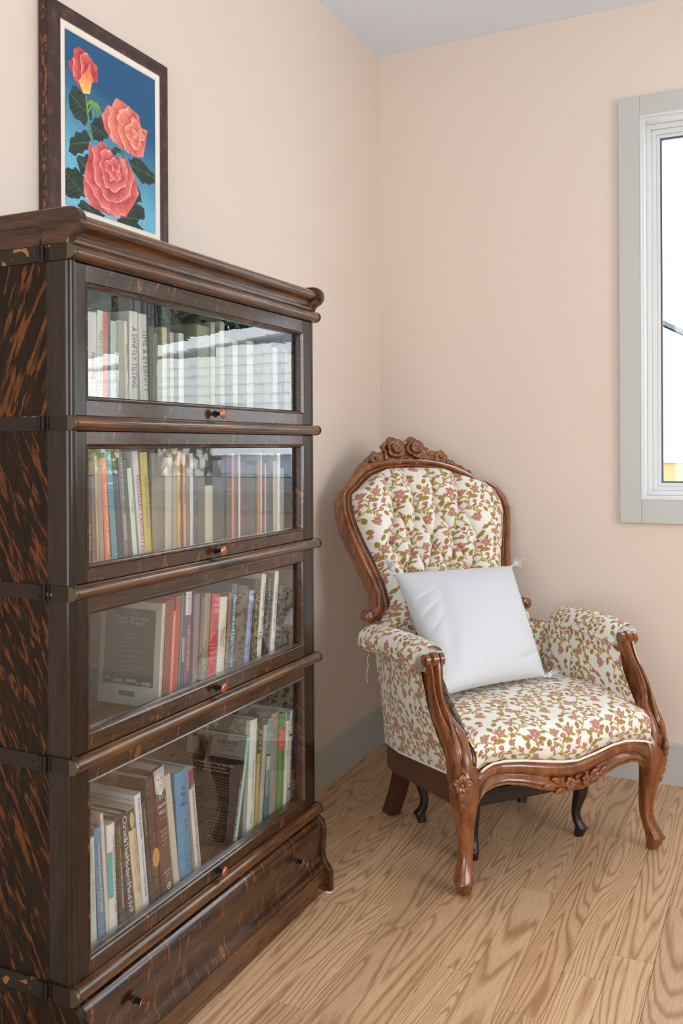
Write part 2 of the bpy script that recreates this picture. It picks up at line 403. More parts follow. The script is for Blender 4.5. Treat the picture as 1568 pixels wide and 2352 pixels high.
BH, BT = 0.1425, 0.014
prof = [(0, 0), (BT, 0), (BT, BH - 0.003), (BT - 0.003, BH), (0, BH)]
struct(G().prism(prof, -5.4, -0.0, 'y').out('baseboard_left', M_trim))
struct(G().prism([(-a, b_) for a, b_ in prof], BT, 3.6, 'x').out('baseboard_back', M_trim))
struct(G().prism([(3.6 - a, b_) for a, b_ in prof], -5.4, -BT, 'y').out('baseboard_right', M_trim))

def make_window(name, xa, xb, casing):
    w = struct(G().box((xa, 0.0, WZ0), (xa + 0.008, 0.12, WZ1)).box((xb - 0.008, 0, WZ0), (xb, 0.12, WZ1)).box((xa + 0.008, 0, WZ0), (xb - 0.008, 0.12, WZ0 + 0.008)).box((xa + 0.008, 0, WZ1 - 0.008), (xb - 0.008, 0.12, WZ1)).out(name, M_white))
    def ring(nm, d0, d1, ya, yb, m):
        x0, x1, z0, z1 = xa + d0, xb - d0, WZ0 + d0, WZ1 - d0; q = d1 - d0
        s = G(); s.box((x0, ya, z0), (x0 + q, yb, z1), 0.0015); s.box((x1 - q, ya, z0), (x1, yb, z1), 0.0015); s.box((x0 + q, ya, z0), (x1 - q, yb, z0 + q), 0.0015); s.box((x0 + q, ya, z1 - q), (x1 - q, yb, z1), 0.0015)
        return s.out(nm, m, w)
    ring('outer_frame', 0.008, 0.024, 0.055, 0.115, M_white)
    ring('sash', 0.024, 0.040, 0.070, 0.112, M_white)
    ring('sash_bead', 0.040, 0.052, 0.080, 0.108, M_white)
    ring('gasket', 0.052, 0.058, 0.086, 0.100, M_gasket)
    G().box((xa + 0.056, 0.092, WZ0 + 0.056), (xb - 0.056, 0.095, WZ1 - 0.056)).out('glass_pane', M_winglass, w)
    for a, b_ in casing:
        G().box(a, b_, 0.002).out('casing_board', M_trim, w)
    # white inside edge of the opening
    e = 0.004
    G().box((xa - e, -0.021, WZ0 - e), (xa, 0, WZ1 + e)).box((xb, -0.021, WZ0 - e), (xb + e, 0, WZ1 + e)).box((xa, -0.021, WZ0 - e), (xb, 0, WZ0)).box((xa, -0.021, WZ1), (xb, 0, WZ1 + e)).out('casing_edge', M_white, w)
    return w
TY = -0.020
make_window('window_1', BX0[0], BX0[1], [((0.930, TY, 0.907), (1.003, 0, 2.408)), ((1.003, TY, 0.907), (1.875, 0, 0.990)), ((1.003, TY, 2.336), (1.875, 0, 2.408)), ((1.844, TY, 0.990), (1.875, 0, 2.336))])
make_window('window_2', BX1[0], BX1[1], [((1.875, TY, 0.990), (1.906, 0, 2.336)), ((1.875, TY, 0.907), (2.820, 0, 0.990)), ((1.875, TY, 2.336), (2.820, 0, 2.408)), ((2.747, TY, 0.990), (2.820, 0, 2.336))])
def side_frame(name, boxes):
    s = G()
    for a, b_ in boxes: s.box(a, b_, 0.004)
    return struct(s.out(name, M_trim))
c = 0.08
side_frame('window_3', [((RX - 0.02, RY0 - c, RZ0 - c), (RX, RY0, RZ1 + c)), ((RX - 0.02, RY1, RZ0 - c), (RX, RY1 + c, RZ1 + c)), ((RX - 0.02, RY0, RZ0 - c), (RX, RY1, RZ0)), ((RX - 0.02, RY0, RZ1), (RX, RY1, RZ1 + c)), ((RX - 0.02, (RY0 + RY1) / 2 - 0.04, RZ0), (RX + 0.05, (RY0 + RY1) / 2 + 0.04, RZ1))])
side_frame('added_front_opening', [((FX0 - c, FY, FZ0 - c), (FX0, FY + 0.02, FZ1 + c)), ((FX1, FY, FZ0 - c), (FX1 + c, FY + 0.02, FZ1 + c)), ((FX0, FY, FZ0 - c), (FX1, FY + 0.02, FZ0)), ((FX0, FY, FZ1), (FX1, FY + 0.02, FZ1 + c)), (((FX0 + FX1) / 2 - 0.05, FY - 0.05, FZ0), ((FX0 + FX1) / 2 + 0.05, FY + 0.02, FZ1))])  # frame round the added opening of the front fill light

# ------------------------------------------------------------------ outside the back window
M_snow = plain('fresh_snow', lin(240, 243, 248), 0.8, nscale=6, nstr=0.3, ndist=0.05)
M_siding = plain('white_siding', lin(226, 228, 230), 0.5, nscale=30, nstr=0.05)
M_bluesid = plain('blue_grey_siding', lin(150, 162, 178), 0.5, nscale=30, nstr=0.05)
M_fascia = plain('dark_fascia', lin(66, 76, 82), 0.5, nscale=30, nstr=0.05)
M_beam = plain('weathered_beam', lin(190, 140, 92), 0.6, nscale=18, nstr=0.2, var=0.3)
M_twig = plain('reddish_twig', lin(124, 84, 70), 0.7, nscale=40, nstr=0.1)
M_bark = plain('grey_bark', lin(150, 140, 128), 0.8, nscale=40, nstr=0.2)
M_leafy = plain('yellow_green_leaf', lin(178, 190, 62), 0.6, nscale=12, nstr=0.1, var=0.5)
M_needle = plain('evergreen_leaf', lin(66, 96, 62), 0.6, nscale=8, nstr=0.1, var=0.5)
def stonewall():
    m, nt, b = mat('whitewashed_rubble'); v = N(nt, 'ShaderNodeTexVoronoi', i_Scale=14.0); L(nt, objco(nt, (1, 1, .6)), v.inputs[0]); r = ramp(nt, [(0.42, lin(222, 222, 218)), (0.6, lin(96, 94, 90))]); L(nt, v.outputs['Distance'], r.inputs[0]); L(nt, r.outputs[0], b.inputs['Base Color']); b.inputs['Roughness'].default_value = 0.8; bump(nt, b, v.outputs['Distance'], 0.4, 0.02); return m
struct(G().box((-14, 0.9, -0.75), (20, 22, -0.6)).out('ground', M_snow))

hs = empty('neighbour_house', (6.2, 5.4, -0.6), 'white lap-sided house beyond the back window, seen mirrored in the bookcase glass', 'house')
ho = (6.2, 5.4, -0.6)
G().box((3.3, 5.15, -0.6), (9.0, 8.0, 1.98)).out('wall', M_siding, hs, off=ho)
bh = 0.105; nb = 28
for i in range(nb):
    z0 = -0.55 + i * bh; top = z0 + bh
    xr = 9.0 if top < 1.98 else 3.3 + (2.44 - top) / 0.105 * 1.0
    if xr < 3.5: break
    mm = M_siding if z0 > 1.05 else (M_siding)
    mk('siding_board', *(lambda s: (s.v, s.f))(G().prism([(5.15, z0), (5.118, z0), (5.135, top), (5.15, top)], 3.3, min(xr, 9.0), 'x')), mm, hs, off=ho)
G().add([(3.2, 5.10, 2.47), (9.1, 5.10, 1.85), (9.1, 5.10, 1.97), (3.2, 5.10, 2.59), (3.2, 8.0, 2.47), (9.1, 8.0, 1.85), (9.1, 8.0, 1.97), (3.2, 8.0, 2.59)], [(0, 1, 2, 3), (4, 5, 6, 7), (0, 1, 5, 4), (3, 2, 6, 7), (0, 3, 7, 4), (1, 2, 6, 5)]).out('snowy_roof', M_snow, hs, off=ho)
sk = empty('garden_shed', (4.0, 4.3, -0.6), 'low blue-grey boarded shed beyond the back window', 'shed')
for i in range(9):
    z0 = -0.6 + i * 0.19
    mk('wall_board', *(lambda s: (s.v, s.f))(G().prism([(4.9, z0), (4.255, z0), (4.28, z0 + 0.19), (4.9, z0 + 0.19)], 2.6, 4.15, 'x')), M_bluesid, sk, off=(4.0, 4.3, -0.6))
G().box((3.28, 4.22, -0.6), (3.34, 4.27, 1.11)).out('corner_post', M_white, sk, off=(4.0, 4.3, -0.6))
G().box((2.5, 4.2, 1.11), (4.2, 4.95, 1.18)).out('snowy_roof', M_snow, sk, off=(4.0, 4.3, -0.6))
o = G().box((4.2, 4.6, -0.6), (5.35, 4.9, 1.32)).out('rubble_wall', stonewall()); o['label'] = 'whitewashed rubble garden wall beside the yellow-green bush outdoors'; o['category'] = 'wall'

dk = empty('snowy_outbuilding', (0.4, 5.4, -0.6), 'snow-covered outbuilding with grey roof edge seen through the back window', 'building')
do = (0.4, 5.4, -0.6)
G().add([(-3, 5.0, 4.19), (1.6, 5.0, 1.62), (1.6, 5.0, 1.66), (-3, 5.0, 4.23), (-3, 7, 4.19), (1.6, 7, 1.62), (1.6, 7, 1.66), (-3, 7, 4.23)], [(0, 1, 2, 3), (4, 5, 6, 7), (0, 1, 5, 4), (3, 2, 6, 7), (0, 3, 7, 4), (1, 2, 6, 5)]).out('roof_edge', M_fascia, dk, off=do)
G().add([(-3, 5.03, -0.6), (1.5, 5.03, -0.6), (1.5, 5.03, 1.66), (-3, 5.03, 4.17), (-3, 6.9, -0.6), (1.5, 6.9, -0.6), (1.5, 6.9, 1.66), (-3, 6.9, 4.17)], [(0, 1, 2, 3), (4, 5, 6, 7), (0, 1, 5, 4), (3, 2, 6, 7), (0, 3, 7, 4), (1, 2, 6, 5)]).out('wall', M_siding, dk, off=do)
G().add([(-3, 4.4, 1.95), (1.5, 4.4, 1.80), (1.5, 5.02, 1.92), (-3, 5.02, 2.08), (-3, 4.4, 1.88), (1.5, 4.4, 1.74), (1.5, 5.02, 1.86), (-3, 5.02, 2.0)], [(0, 1, 2, 3), (4, 5, 6, 7), (0, 1, 5, 4), (3, 2, 6, 7), (0, 3, 7, 4), (1, 2, 6, 5)]).out('snow_ledge', M_snow, dk, off=do)
rb = empty('deck_railing', (0.6, 3.2, -0.6), 'brown timber deck rail capped with snow outside the back window', 'railing')
ro = (0.6, 3.2, -0.6)
G().box((-2, 3.15, 0.94), (2.2, 3.25, 1.06), 0.005).out('rail', M_beam, rb, off=ro)
G().box((-2, 3.13, 1.06), (2.2, 3.27, 1.075), 0.004).out('cap_board', M_bark, rb, off=ro)
for i in range(4):
    mk('post', *(lambda s: (s.v, s.f))(G().box((-1.9 + i * 1.33, 3.16, -0.6), (-1.8 + i * 1.33, 3.24, 0.94))), M_beam, rb, off=ro)

def leaves(n, c, r, size, seed, mat_, name, parent, off, squash=1.0):
    rr = np.random.RandomState(seed)
    d = rr.normal(size=(n, 3)); d /= np.linalg.norm(d, axis=1)[:, None]; p = d * (rr.rand(n, 1) ** 0.4) * r * np.array([1, 1, squash]) + np.array(c)
    a = rr.normal(size=(n, 3)); a /= np.linalg.norm(a, axis=1)[:, None]; b_ = np.cross(a, rr.normal(size=(n, 3))); b_ /= np.linalg.norm(b_, axis=1)[:, None]
    s = size * (0.6 + 0.8 * rr.rand(n, 1))
    V = np.stack([p - a * s, p + b_ * s * .45, p + a * s, p - b_ * s * .45], 1).reshape(-1, 3); F = np.arange(n * 4).reshape(-1, 4)
    return mk(name, V, F, mat_, parent, off=off, kind='stuff')
bu = empty('garden_bush', (5.2, 3.6, -0.6), 'yellow-green leafy bush outdoors, mirrored in the second door glass', 'bush')
leaves(2600, (5.25, 3.6, 0.55), 0.62, 0.05, 3, M_leafy, 'foliage', bu, (5.2, 3.6, -0.6), 1.15)
G().tube([(5.15, 3.6, -0.6), (5.2, 3.6, 0.2), (5.15, 3.6, 0.8)], [0.03, 0.02, 0.01]).out('stem', M_bark, bu, off=(5.2, 3.6, -0.6))
for i, (x, y, z, r, lb) in enumerate([(6.4, 9.6, 3.6, 1.6, 'rounded dark evergreen tree behind the left part of the white house'), (9.6, 10.0, 3.5, 1.5, 'broad dark evergreen tree behind the right part of the white house')]):
    tr = empty('evergreen_tree', (x, y, -0.6), lb, 'tree'); leaves(2600, (x, y, z), r, 0.16, 20 + i, M_needle, 'foliage', tr, (x, y, -0.6), 0.9)
    G().tube([(x, y, -0.6), (x + .1, y, 1.2), (x, y, z)], [0.16, 0.12, 0.05]).out('trunk', M_bark, tr, off=(x, y, -0.6))
def twiggy(name, base, h, seed, label, m, spread=0.55, n=5, lv=4):
    rr = random.Random(seed); s = G(); t = G()
    def br(p, d, l, r, k):
        q = p + d * l
        (s if k > 1 else t).tube([p, (p + q) / 2 + Vector((rr.uniform(-.04, .04), rr.uniform(-.04, .04), 0)) * l, q], [r, r * .8, r * .6], 5, False)
        if k == 0: return
        for _ in range(3 if k < lv else n):
            nd = (d + Vector((rr.uniform(-1, 1), rr.uniform(-1, 1), rr.uniform(-.2, .8))) * spread).normalized()
            br(p + d * l * rr.uniform(.55, 1), nd, l * rr.uniform(.55, .8), r * .55, k - 1)
    br(Vector(base), Vector((0, 0, 1)), h * .36, 0.035, lv)
    e = empty(name, base, label, 'tree'); s.out('branches', m, e, off=base, fix=False, kind='stuff'); t.out('twigs', M_twig, e, off=base, fix=False, kind='stuff')
twiggy('bare_tree', (0.95, 8.6, -0.6), 4.2, 5, 'leafless reddish tree above the outbuilding roof outside', M_twig, 0.7)
twiggy('bare_tree', (4.7, 3.2, -0.6), 2.9, 9, 'slender leafless tree before the white house, mirrored in bookcase glass', M_bark, 0.5, 4, 3)

# ------------------------------------------------------------------ framed rose painting on the left wall
PO = (0.0, -1.6565, 1.9125)
pt = empty('framed_painting', PO, 'framed oil painting of three pink roses on blue above the bookcase', 'painting')
def frame_ring(name, d0, prof, m, parent, smooth=True):
    "mitred moulding: prof = [(distance inwards, x height)] round the rectangle"
    y0, y1, z0, z1 = -1.872 + d0, -1.441 - d0, 1.664 + d0, 2.161 - d0
    R = []
    for d, h in prof:
        R.append([(h, y0 + d, z0 + d), (h, y1 - d, z0 + d), (h, y1 - d, z1 - d), (h, y0 + d, z1 - d)])
    V = [p for r in R for p in r]; F = []
    n = len(prof)
    for i in range(n):
        j = (i + 1) % n
        for k in range(4): F.append((i * 4 + k, i * 4 + (k + 1) % 4, j * 4 + (k + 1) % 4, j * 4 + k))
    return G().add(V, F).out(name, m, parent, smooth=smooth, off=PO, sharp=30)
def frame_mat():
    m, nt, b = mat('antique_mahogany_frame'); n = noise(nt, objco(nt), 30, 5, 0.7); r = ramp(nt, [(0.3, lin(34, 22, 20)), (0.55, lin(62, 36, 32)), (0.72, lin(110, 66, 52))]); L(nt, n, r.inputs[0]); L(nt, r.outputs[0], b.inputs['Base Color']); b.inputs['Roughness'].default_value = 0.32; bump(nt, b, n, 0.1); return m
def frame_edge():
    m, nt, b = mat('gold_flecked_edge'); n = noise(nt, objco(nt, (120, 120, 70)), 1.0, 4, 0.75); r = ramp(nt, [(0.50, lin(34, 24, 20)), (0.60, lin(140, 84, 40))]); L(nt, n, r.inputs[0]); L(nt, r.outputs[0], b.inputs['Base Color']); b.inputs['Roughness'].default_value = 0.4; bump(nt, b, n, 0.3); return m
frame_ring('frame', 0.0, [(0.002, 0.002), (0.002, 0.026), (0.005, 0.0315), (0.011, 0.0335), (0.020, 0.0335), (0.030, 0.031), (0.035, 0.0325), (0.038, 0.031), (0.038, 0.002)], frame_mat(), pt)
frame_ring('frame_edge', 0.0, [(0.0, 0.013), (0.0, 0.0245), (0.0018, 0.0252), (0.0018, 0.013)], frame_edge(), pt)
frame_ring('liner', 0.038, [(0.0, 0.002), (0.0, 0.0305), (0.003, 0.032), (0.013, 0.0305), (0.016, 0.028), (0.016, 0.002)], M_cream, pt)

def inpoly(P, U, V):
    ins = np.zeros(U.shape, bool); n = len(P)
    for i in range(n):
        x0, y0 = P[i]; x1, y1 = P[(i + 1) % n]
        c_ = ((y0 > V) != (y1 > V)) & (U < (x1 - x0) * (V - y0) / (y1 - y0 + 1e-12) + x0); ins ^= c_
    return ins
def vnoise(U, V, s, seed):
    rr = np.random.RandomState(seed); T_ = rr.rand(65, 65); x = (U * s) % 64; y = (V * s) % 64
    i, j = x.astype(int), y.astype(int); fx, fy = x - i, y - j; fx = fx * fx * (3 - 2 * fx); fy = fy * fy * (3 - 2 * fy)
    return (T_[j, i] * (1 - fx) + T_[j, i + 1] * fx) * (1 - fy) + (T_[j + 1, i] * (1 - fx) + T_[j + 1, i + 1] * fx) * fy
LV = lambda *c: np.array(lin(*c)[:3])
PP = {'big':[(0.235,0.409),(0.297,0.391),(0.362,0.452),(0.458,0.429),(0.517,0.391),(0.628,0.411),(0.693,0.365),(0.755,0.311),(0.796,0.221),(0.715,0.123),(0.638,0.041),(0.489,0.021),(0.359,0.028),(0.257,0.041),(0.189,0.098),(0.173,0.17),(0.214,0.288),(0.235,0.35)],'mid':[(0.533,0.756),(0.619,0.751),(0.697,0.738),(0.799,0.717),(0.824,0.648),(0.904,0.648),(0.876,0.55),(0.848,0.465),(0.743,0.445),(0.591,0.463),(0.471,0.486),(0.399,0.545),(0.375,0.604),(0.437,0.686),(0.483,0.686)],'bud':[(0.139,0.938),(0.217,0.931),(0.285,0.895),(0.328,0.882),(0.331,0.792),(0.272,0.769),(0.251,0.697),(0.17,0.684),(0.118,0.722),(0.062,0.769),(0.034,0.823),(0.084,0.859),(0.087,0.907)],'budo':[(0.245,0.851),(0.272,0.769),(0.251,0.697),(0.183,0.681),(0.133,0.74),(0.173,0.784)],'l1':[(0.04,0.65),(0.096,0.71),(0.139,0.692),(0.26,0.65),(0.272,0.563),(0.192,0.499),(0.093,0.517),(0.04,0.563)],'l2':[(0.26,0.535),(0.353,0.599),(0.412,0.555),(0.446,0.499),(0.375,0.442),(0.282,0.437),(0.235,0.478)],'l3':[(0.037,0.365),(0.102,0.432),(0.214,0.473),(0.26,0.432),(0.214,0.357),(0.102,0.301),(0.037,0.303)],'l4':[(0.102,0.293),(0.235,0.337),(0.223,0.244),(0.155,0.198)],'l5':[(-0.015,0.198),(0.102,0.231),(0.201,0.19),(0.211,0.09),(0.077,0.044),(-0.015,0.057)],'l6':[(0.669,0.411),(0.796,0.45),(0.929,0.404),(0.991,0.388),(0.985,0.324),(0.848,0.296),(0.731,0.344)],'l7':[(0.743,0.314),(0.808,0.239),(0.827,0.172),(0.743,0.157)],'l8':[(0.142,0.057),(0.3,0.044),(0.406,0.013),(0.347,-0.018),(0.198,-0.008),(0.121,0.01)],'l9':[(0.551,0.018),(0.743,0.165),(0.861,0.139),(0.873,0.085),(0.768,0.039),(0.858,0.0),(0.69,-0.01),(0.539,-0.01)],'l10':[(0.458,0.427),(0.567,0.458),(0.598,0.437),(0.492,0.396)],'s1':[(0.211,0.668),(0.226,0.578),(0.251,0.494),(0.282,0.419)],'s2':[(0.616,0.455),(0.607,0.406)],'s3':[(0.257,0.715),(0.319,0.692),(0.356,0.612)],'sep':[(0.183,0.676),(0.105,0.65),(0.043,0.571),(0.105,0.645),(0.161,0.679),(0.238,0.697),(0.319,0.717),(0.26,0.715)]}
def paint_roses():
    nu, nv = 330, 400
    U, V = np.meshgrid(np.linspace(0, 1, nu), np.linspace(0, 1, nv))
    asp = 0.389 / 0.323
    t = np.clip((V - 0.0) + 0.22 * (U - 0.5), 0, 1)[..., None]
    img = LV(118, 184, 208) * (1 - t) + LV(56, 128, 168) * t
    t2 = np.clip((V + 0.25 * U - 0.35) * 2.0, 0, 1)[..., None]; img = img * (1 - t2) + LV(38, 86, 126) * t2
    img *= (0.88 + 0.24 * vnoise(U, V, 150, 1))[..., None]
    def put(mask, col): img[mask] = (col if col.ndim == 1 else col[mask])
    nz = vnoise(U, V * asp, 22, 2); nf = vnoise(U, V * asp, 90, 3)
    for k in ['l%d' % i for i in (1, 2, 3, 4, 5, 6, 7, 8, 9, 10)]:
        P = PP[k]; c0 = np.mean(P, 0); jag = 0.005 * np.sin(60 * (U + V))
        m_ = inpoly(P, U + jag, V - jag)
        ax = np.array(P[len(P) // 2]) - np.array(P[0]); ax = ax / np.linalg.norm(ax)
        side = (U - c0[0]) * ax[1] - (V - c0[1]) * ax[0]; al_ = (U - c0[0]) * ax[0] + (V - c0[1]) * ax[1]
        vein = np.exp(-(side / 0.004) ** 2) + 0.6 * np.exp(-((np.mod(al_ + np.abs(side) * 0.9, 0.035) - 0.017) / 0.0035) ** 2)
        col = LV(44, 58, 54) * (0.7 + 0.7 * nz[..., None]) + LV(110, 140, 96) * (0.28 * vein[..., None])
        put(m_, col)
    for k, w_, c_ in (('s1', 0.010, (92, 132, 110)), ('s2', 0.010, (70, 104, 78)), ('s3', 0.006, (70, 100, 70))):
        Q = resample(PP[k], 60)
        d = np.min(np.hypot(U[None] - Q[:, 0, None, None], (V[None] - Q[:, 1, None, None]) * asp), 0)
        put(d < w_, LV(*c_) * np.ones_like(img) * (1.3 - 50 * d[..., None] * 0.6))
    for k in range(7):
        a0 = 2.4 + k * 0.75; Q = np.array([[0.29 + 0.012 * s_ * math.cos(a0) * 6, 0.655 + 0.02 * math.sin(a0) * s_ * 2 - 0.035 * s_ * s_] for s_ in np.linspace(0, 1, 14)])
        d = np.min(np.hypot(U[None] - Q[:, 0, None, None], (V[None] - Q[:, 1, None, None]) * asp), 0); put(d < 0.008, LV(120, 160, 70))
    def rose(poly, cx, cy, R, lo, hi, ph, rings=4.6, squash=1.0, tilt=0.0):
        m_ = inpoly(PP[poly], U + 0.008 * (nz - .5), V + 0.008 * (nf - .5))
        dx, dy = U - cx, (V - cy) * asp * squash; dx, dy = dx * math.cos(tilt) + dy * math.sin(tilt), -dx * math.sin(tilt) + dy * math.cos(tilt)
        r = np.hypot(dx, dy) / R + 0.10 * (nz - .5); th = np.arctan2(dy, dx)
        r2 = r ** 0.72 * rings
        ring = np.floor(r2 + 0.22 * np.abs(np.sin(th * 1.5 + ph)))
        for _ in range(2):
            off = 0.42 * np.abs(np.sin(th * (1.5 + 0.5 * (ring % 3 == 2)) + ring * 1.9 + ph)); ring = np.floor(r2 + off)
        f = r2 + off - ring
        sh = np.clip(f * 1.25, 0, 1) ** 0.9
        col = lo[None, None] * (1 - sh[..., None]) + hi[None, None] * sh[..., None]
        edge = np.clip((f - 0.86) / 0.10, 0, 1)[..., None] * 0.55; col = col * (1 - edge) + LV(250, 205, 200) * edge
        crease = np.clip((0.10 - f) / 0.10, 0, 1)[..., None] * 0.55; col = col * (1 - crease) + LV(120, 30, 38) * crease
        col = col * (0.86 + 0.28 * vnoise(th / 6.28 * 14 + 20, r * 3 + 5, 3, 7))[..., None]
        col = col * (0.9 + 0.2 * nf[..., None])
        put(m_, col)
    rose('bud', 0.25, 0.80, 0.25, LV(150, 44, 60), LV(218, 100, 94), 1.0, 3.4, 0.6, 0.2)
    m_ = inpoly(PP['budo'], U, V); tt = np.clip((V - 0.70) * 9, 0, 1)[..., None]; put(m_, (LV(250, 196, 110) * (1 - tt) + LV(244, 120, 92) * tt) * (0.85 + 0.3 * nf[..., None]))
    rose('mid', 0.745, 0.59, 0.36, LV(200, 84, 76), LV(232, 142, 124), 0.4, 4.4, 0.9, 0.5)
    rose('big', 0.50, 0.31, 0.36, LV(182, 66, 72), LV(222, 118, 114), 0.0, 5.2, 0.95, 0.0)
    img *= (0.95 + 0.1 * vnoise(U, V, 63, 9))[..., None]
    y = -1.818 + 0.323 * U; z = 1.718 + 0.389 * V
    Vt = np.stack([np.full_like(y, 0.0285), y, z], -1).reshape(-1, 3)
    i = np.arange(nu * nv).reshape(nv, nu); F = np.stack([i[:-1, :-1], i[:-1, 1:], i[1:, 1:], i[1:, :-1]], -1).reshape(-1, 4)
    o = mk('canvas', Vt, F, M_paint, pt, off=PO)
    ca = o.data.color_attributes.new('Col', 'FLOAT_COLOR', 'POINT'); ca.data.foreach_set('color', np.concatenate([img, np.ones((nv, nu, 1))], -1).astype(np.float32).ravel())
paint_roses()

# ------------------------------------------------------------------ the barrister bookcase
YL, YR = -2.135, -1.195
BO = (0.18, -1.665, 0.0)
bc = empty('bookcase', BO, 'tall dark oak sectional bookcase with four glass lift-up doors and a bottom drawer', 'bookcase')
LV4 = [(1.2364, 1.513, 1.2746, 1.4713), (0.9354, 1.212, 0.971, 1.178), (0.632, 0.910, 0.6696, 0.8775), (0.229, 0.605, 0.2634, 0.571)]
BANDS = [(1.513, 1.540), (1.2115, 1.2375), (0.910, 0.936), (0.605, 0.632), (0.199, 0.229)]
XB = 0.022; PW_ = 0.018
def post_prof(y0, y1, xf, outer):
    "corner post cross-section (x,y) rounded at its outer front corner"
    r = 0.012; P = []
    if outer < 0:
        P = [(xf - 0.05, y0)] + [(xf - r + r * math.sin(a), y0 + r - r * math.cos(a)) for a in np.linspace(0, H90, 7)] + [(xf, y1), (xf - 0.05, y1)]
    else:
        P = [(xf - 0.05, y0), (xf, y0)] + [(xf - r + r * math.cos(a), y1 - r + r * math.sin(a)) for a in np.linspace(0, H90, 7)] + [(xf - 0.05, y1)]
    return P
for k, (z0, z1, g0, g1) in enumerate(LV4):
    zt, zb = z1 + 0.0, z0
    # carcass: shelf board and back
    cs = G().box((XB, YL + 0.018, zb - 0.012), (0.300, YR - 0.018, zb + 0.006)).box((XB, YL + 0.018, zb + 0.006), (XB + 0.008, YR - 0.018, zt)).box((XB, YL + 0.018, zt - 0.010), (0.296, YR - 0.018, zt + 0.0)).out('case_section', M_oakin, bc, off=BO)
    for s_, (ya, yb) in ((-1, (YL, YL + 0.018)), (1, (YR - 0.018, YR))):
        G().box((XB, ya, zb - 0.01), (0.272, yb, zt + 0.01)).out('side_panel', M_oaktop if k == 0 else M_oakside, cs)
        G().prism(post_prof(ya, yb, 0.322, s_), zb, zt, 'z').out('corner_post', M_oakpost, cs, smooth=True, sharp=35)
    # lift-up door
    dy0, dy1, gy0, gy1 = YL + 0.0185, YR - 0.0185, -2.0815, -1.269
    xf, xb_ = 0.322, 0.302
    d = G()
    zz0, zz1 = z0 + 0.0015, z1 - 0.0015
    # frame with a stepped bead towards the glass
    def fr(prof, m, name, parent):
        R = [[(x_, gy0 - q, g0 - q), (x_, gy1 + q, g0 - q), (x_, gy1 + q, g1 + q), (x_, gy0 - q, g1 + q)] for q, x_ in prof]
        n = len(prof); V = [p for r_ in R for p in r_]
        F = [(i * 4 + kk, i * 4 + (kk + 1) % 4, ((i + 1) % n) * 4 + (kk + 1) % 4, ((i + 1) % n) * 4 + kk) for i in range(n) for kk in range(4)]
        return G().add(V, F).out(name, m, parent, smooth=True, off=BO if parent is bc else None, sharp=25)
    dr = fr([(0.009, 0.3225), (0.0065, 0.3245), (0.004, 0.3225), (0.0025, 0.318), (0.0005, 0.316), (0.0, 0.311), (0.0, 0.303), (0.009, 0.303)], M_oakdoorh, 'door', bc)
    dr['label'] = 'glazed lift-up door, %s' % ['top', 'second from the top', 'third from the top', 'lowest and tallest'][k]
    for a_, b_ in (((xb_, dy0, zz0), (xf, gy0 - 0.008, zz1)), ((xb_, gy1 + 0.008, zz0), (xf, dy1, zz1))): G().box(a_, b_, 0.0015).out('door_stile', M_oakpost, dr)
    G().box((xb_, gy0 - 0.008, g1 + 0.008), (xf, gy1 + 0.008, zz1), 0.0012).out('door_rail', M_oakdoorh, dr)
    G().box((xb_, gy0 - 0.008, zz0), (xf, gy1 + 0.008, g0 - 0.008), 0.0012).out('door_rail', M_oakdoorh, dr)
    G().box((0.3070, gy0 - 0.006, g0 - 0.006), (0.3072, gy1 + 0.006, g1 + 0.006)).out('glass_pane', M_oldglass, dr)
    kz = (zz0 + g0) / 2 - 0.002
    G().lathe([(0, 0.0075), (0.002, 0.0075), (0.003, 0.0042), (0.016, 0.0036), (0.018, 0.004)], (xf, -1.672, kz), 'x', 16).out('knob_stem', M_iron, dr, smooth=True, sharp=50)
    G().lathe([(0.0, 0.004), (0.001, 0.0095), (0.003, 0.0115), (0.005, 0.0105), (0.0065, 0.006), (0.007, 0.001)], (xf + 0.0165, -1.672, kz), 'x', 20).out('knob', M_copper, dr, smooth=True, sharp=60)
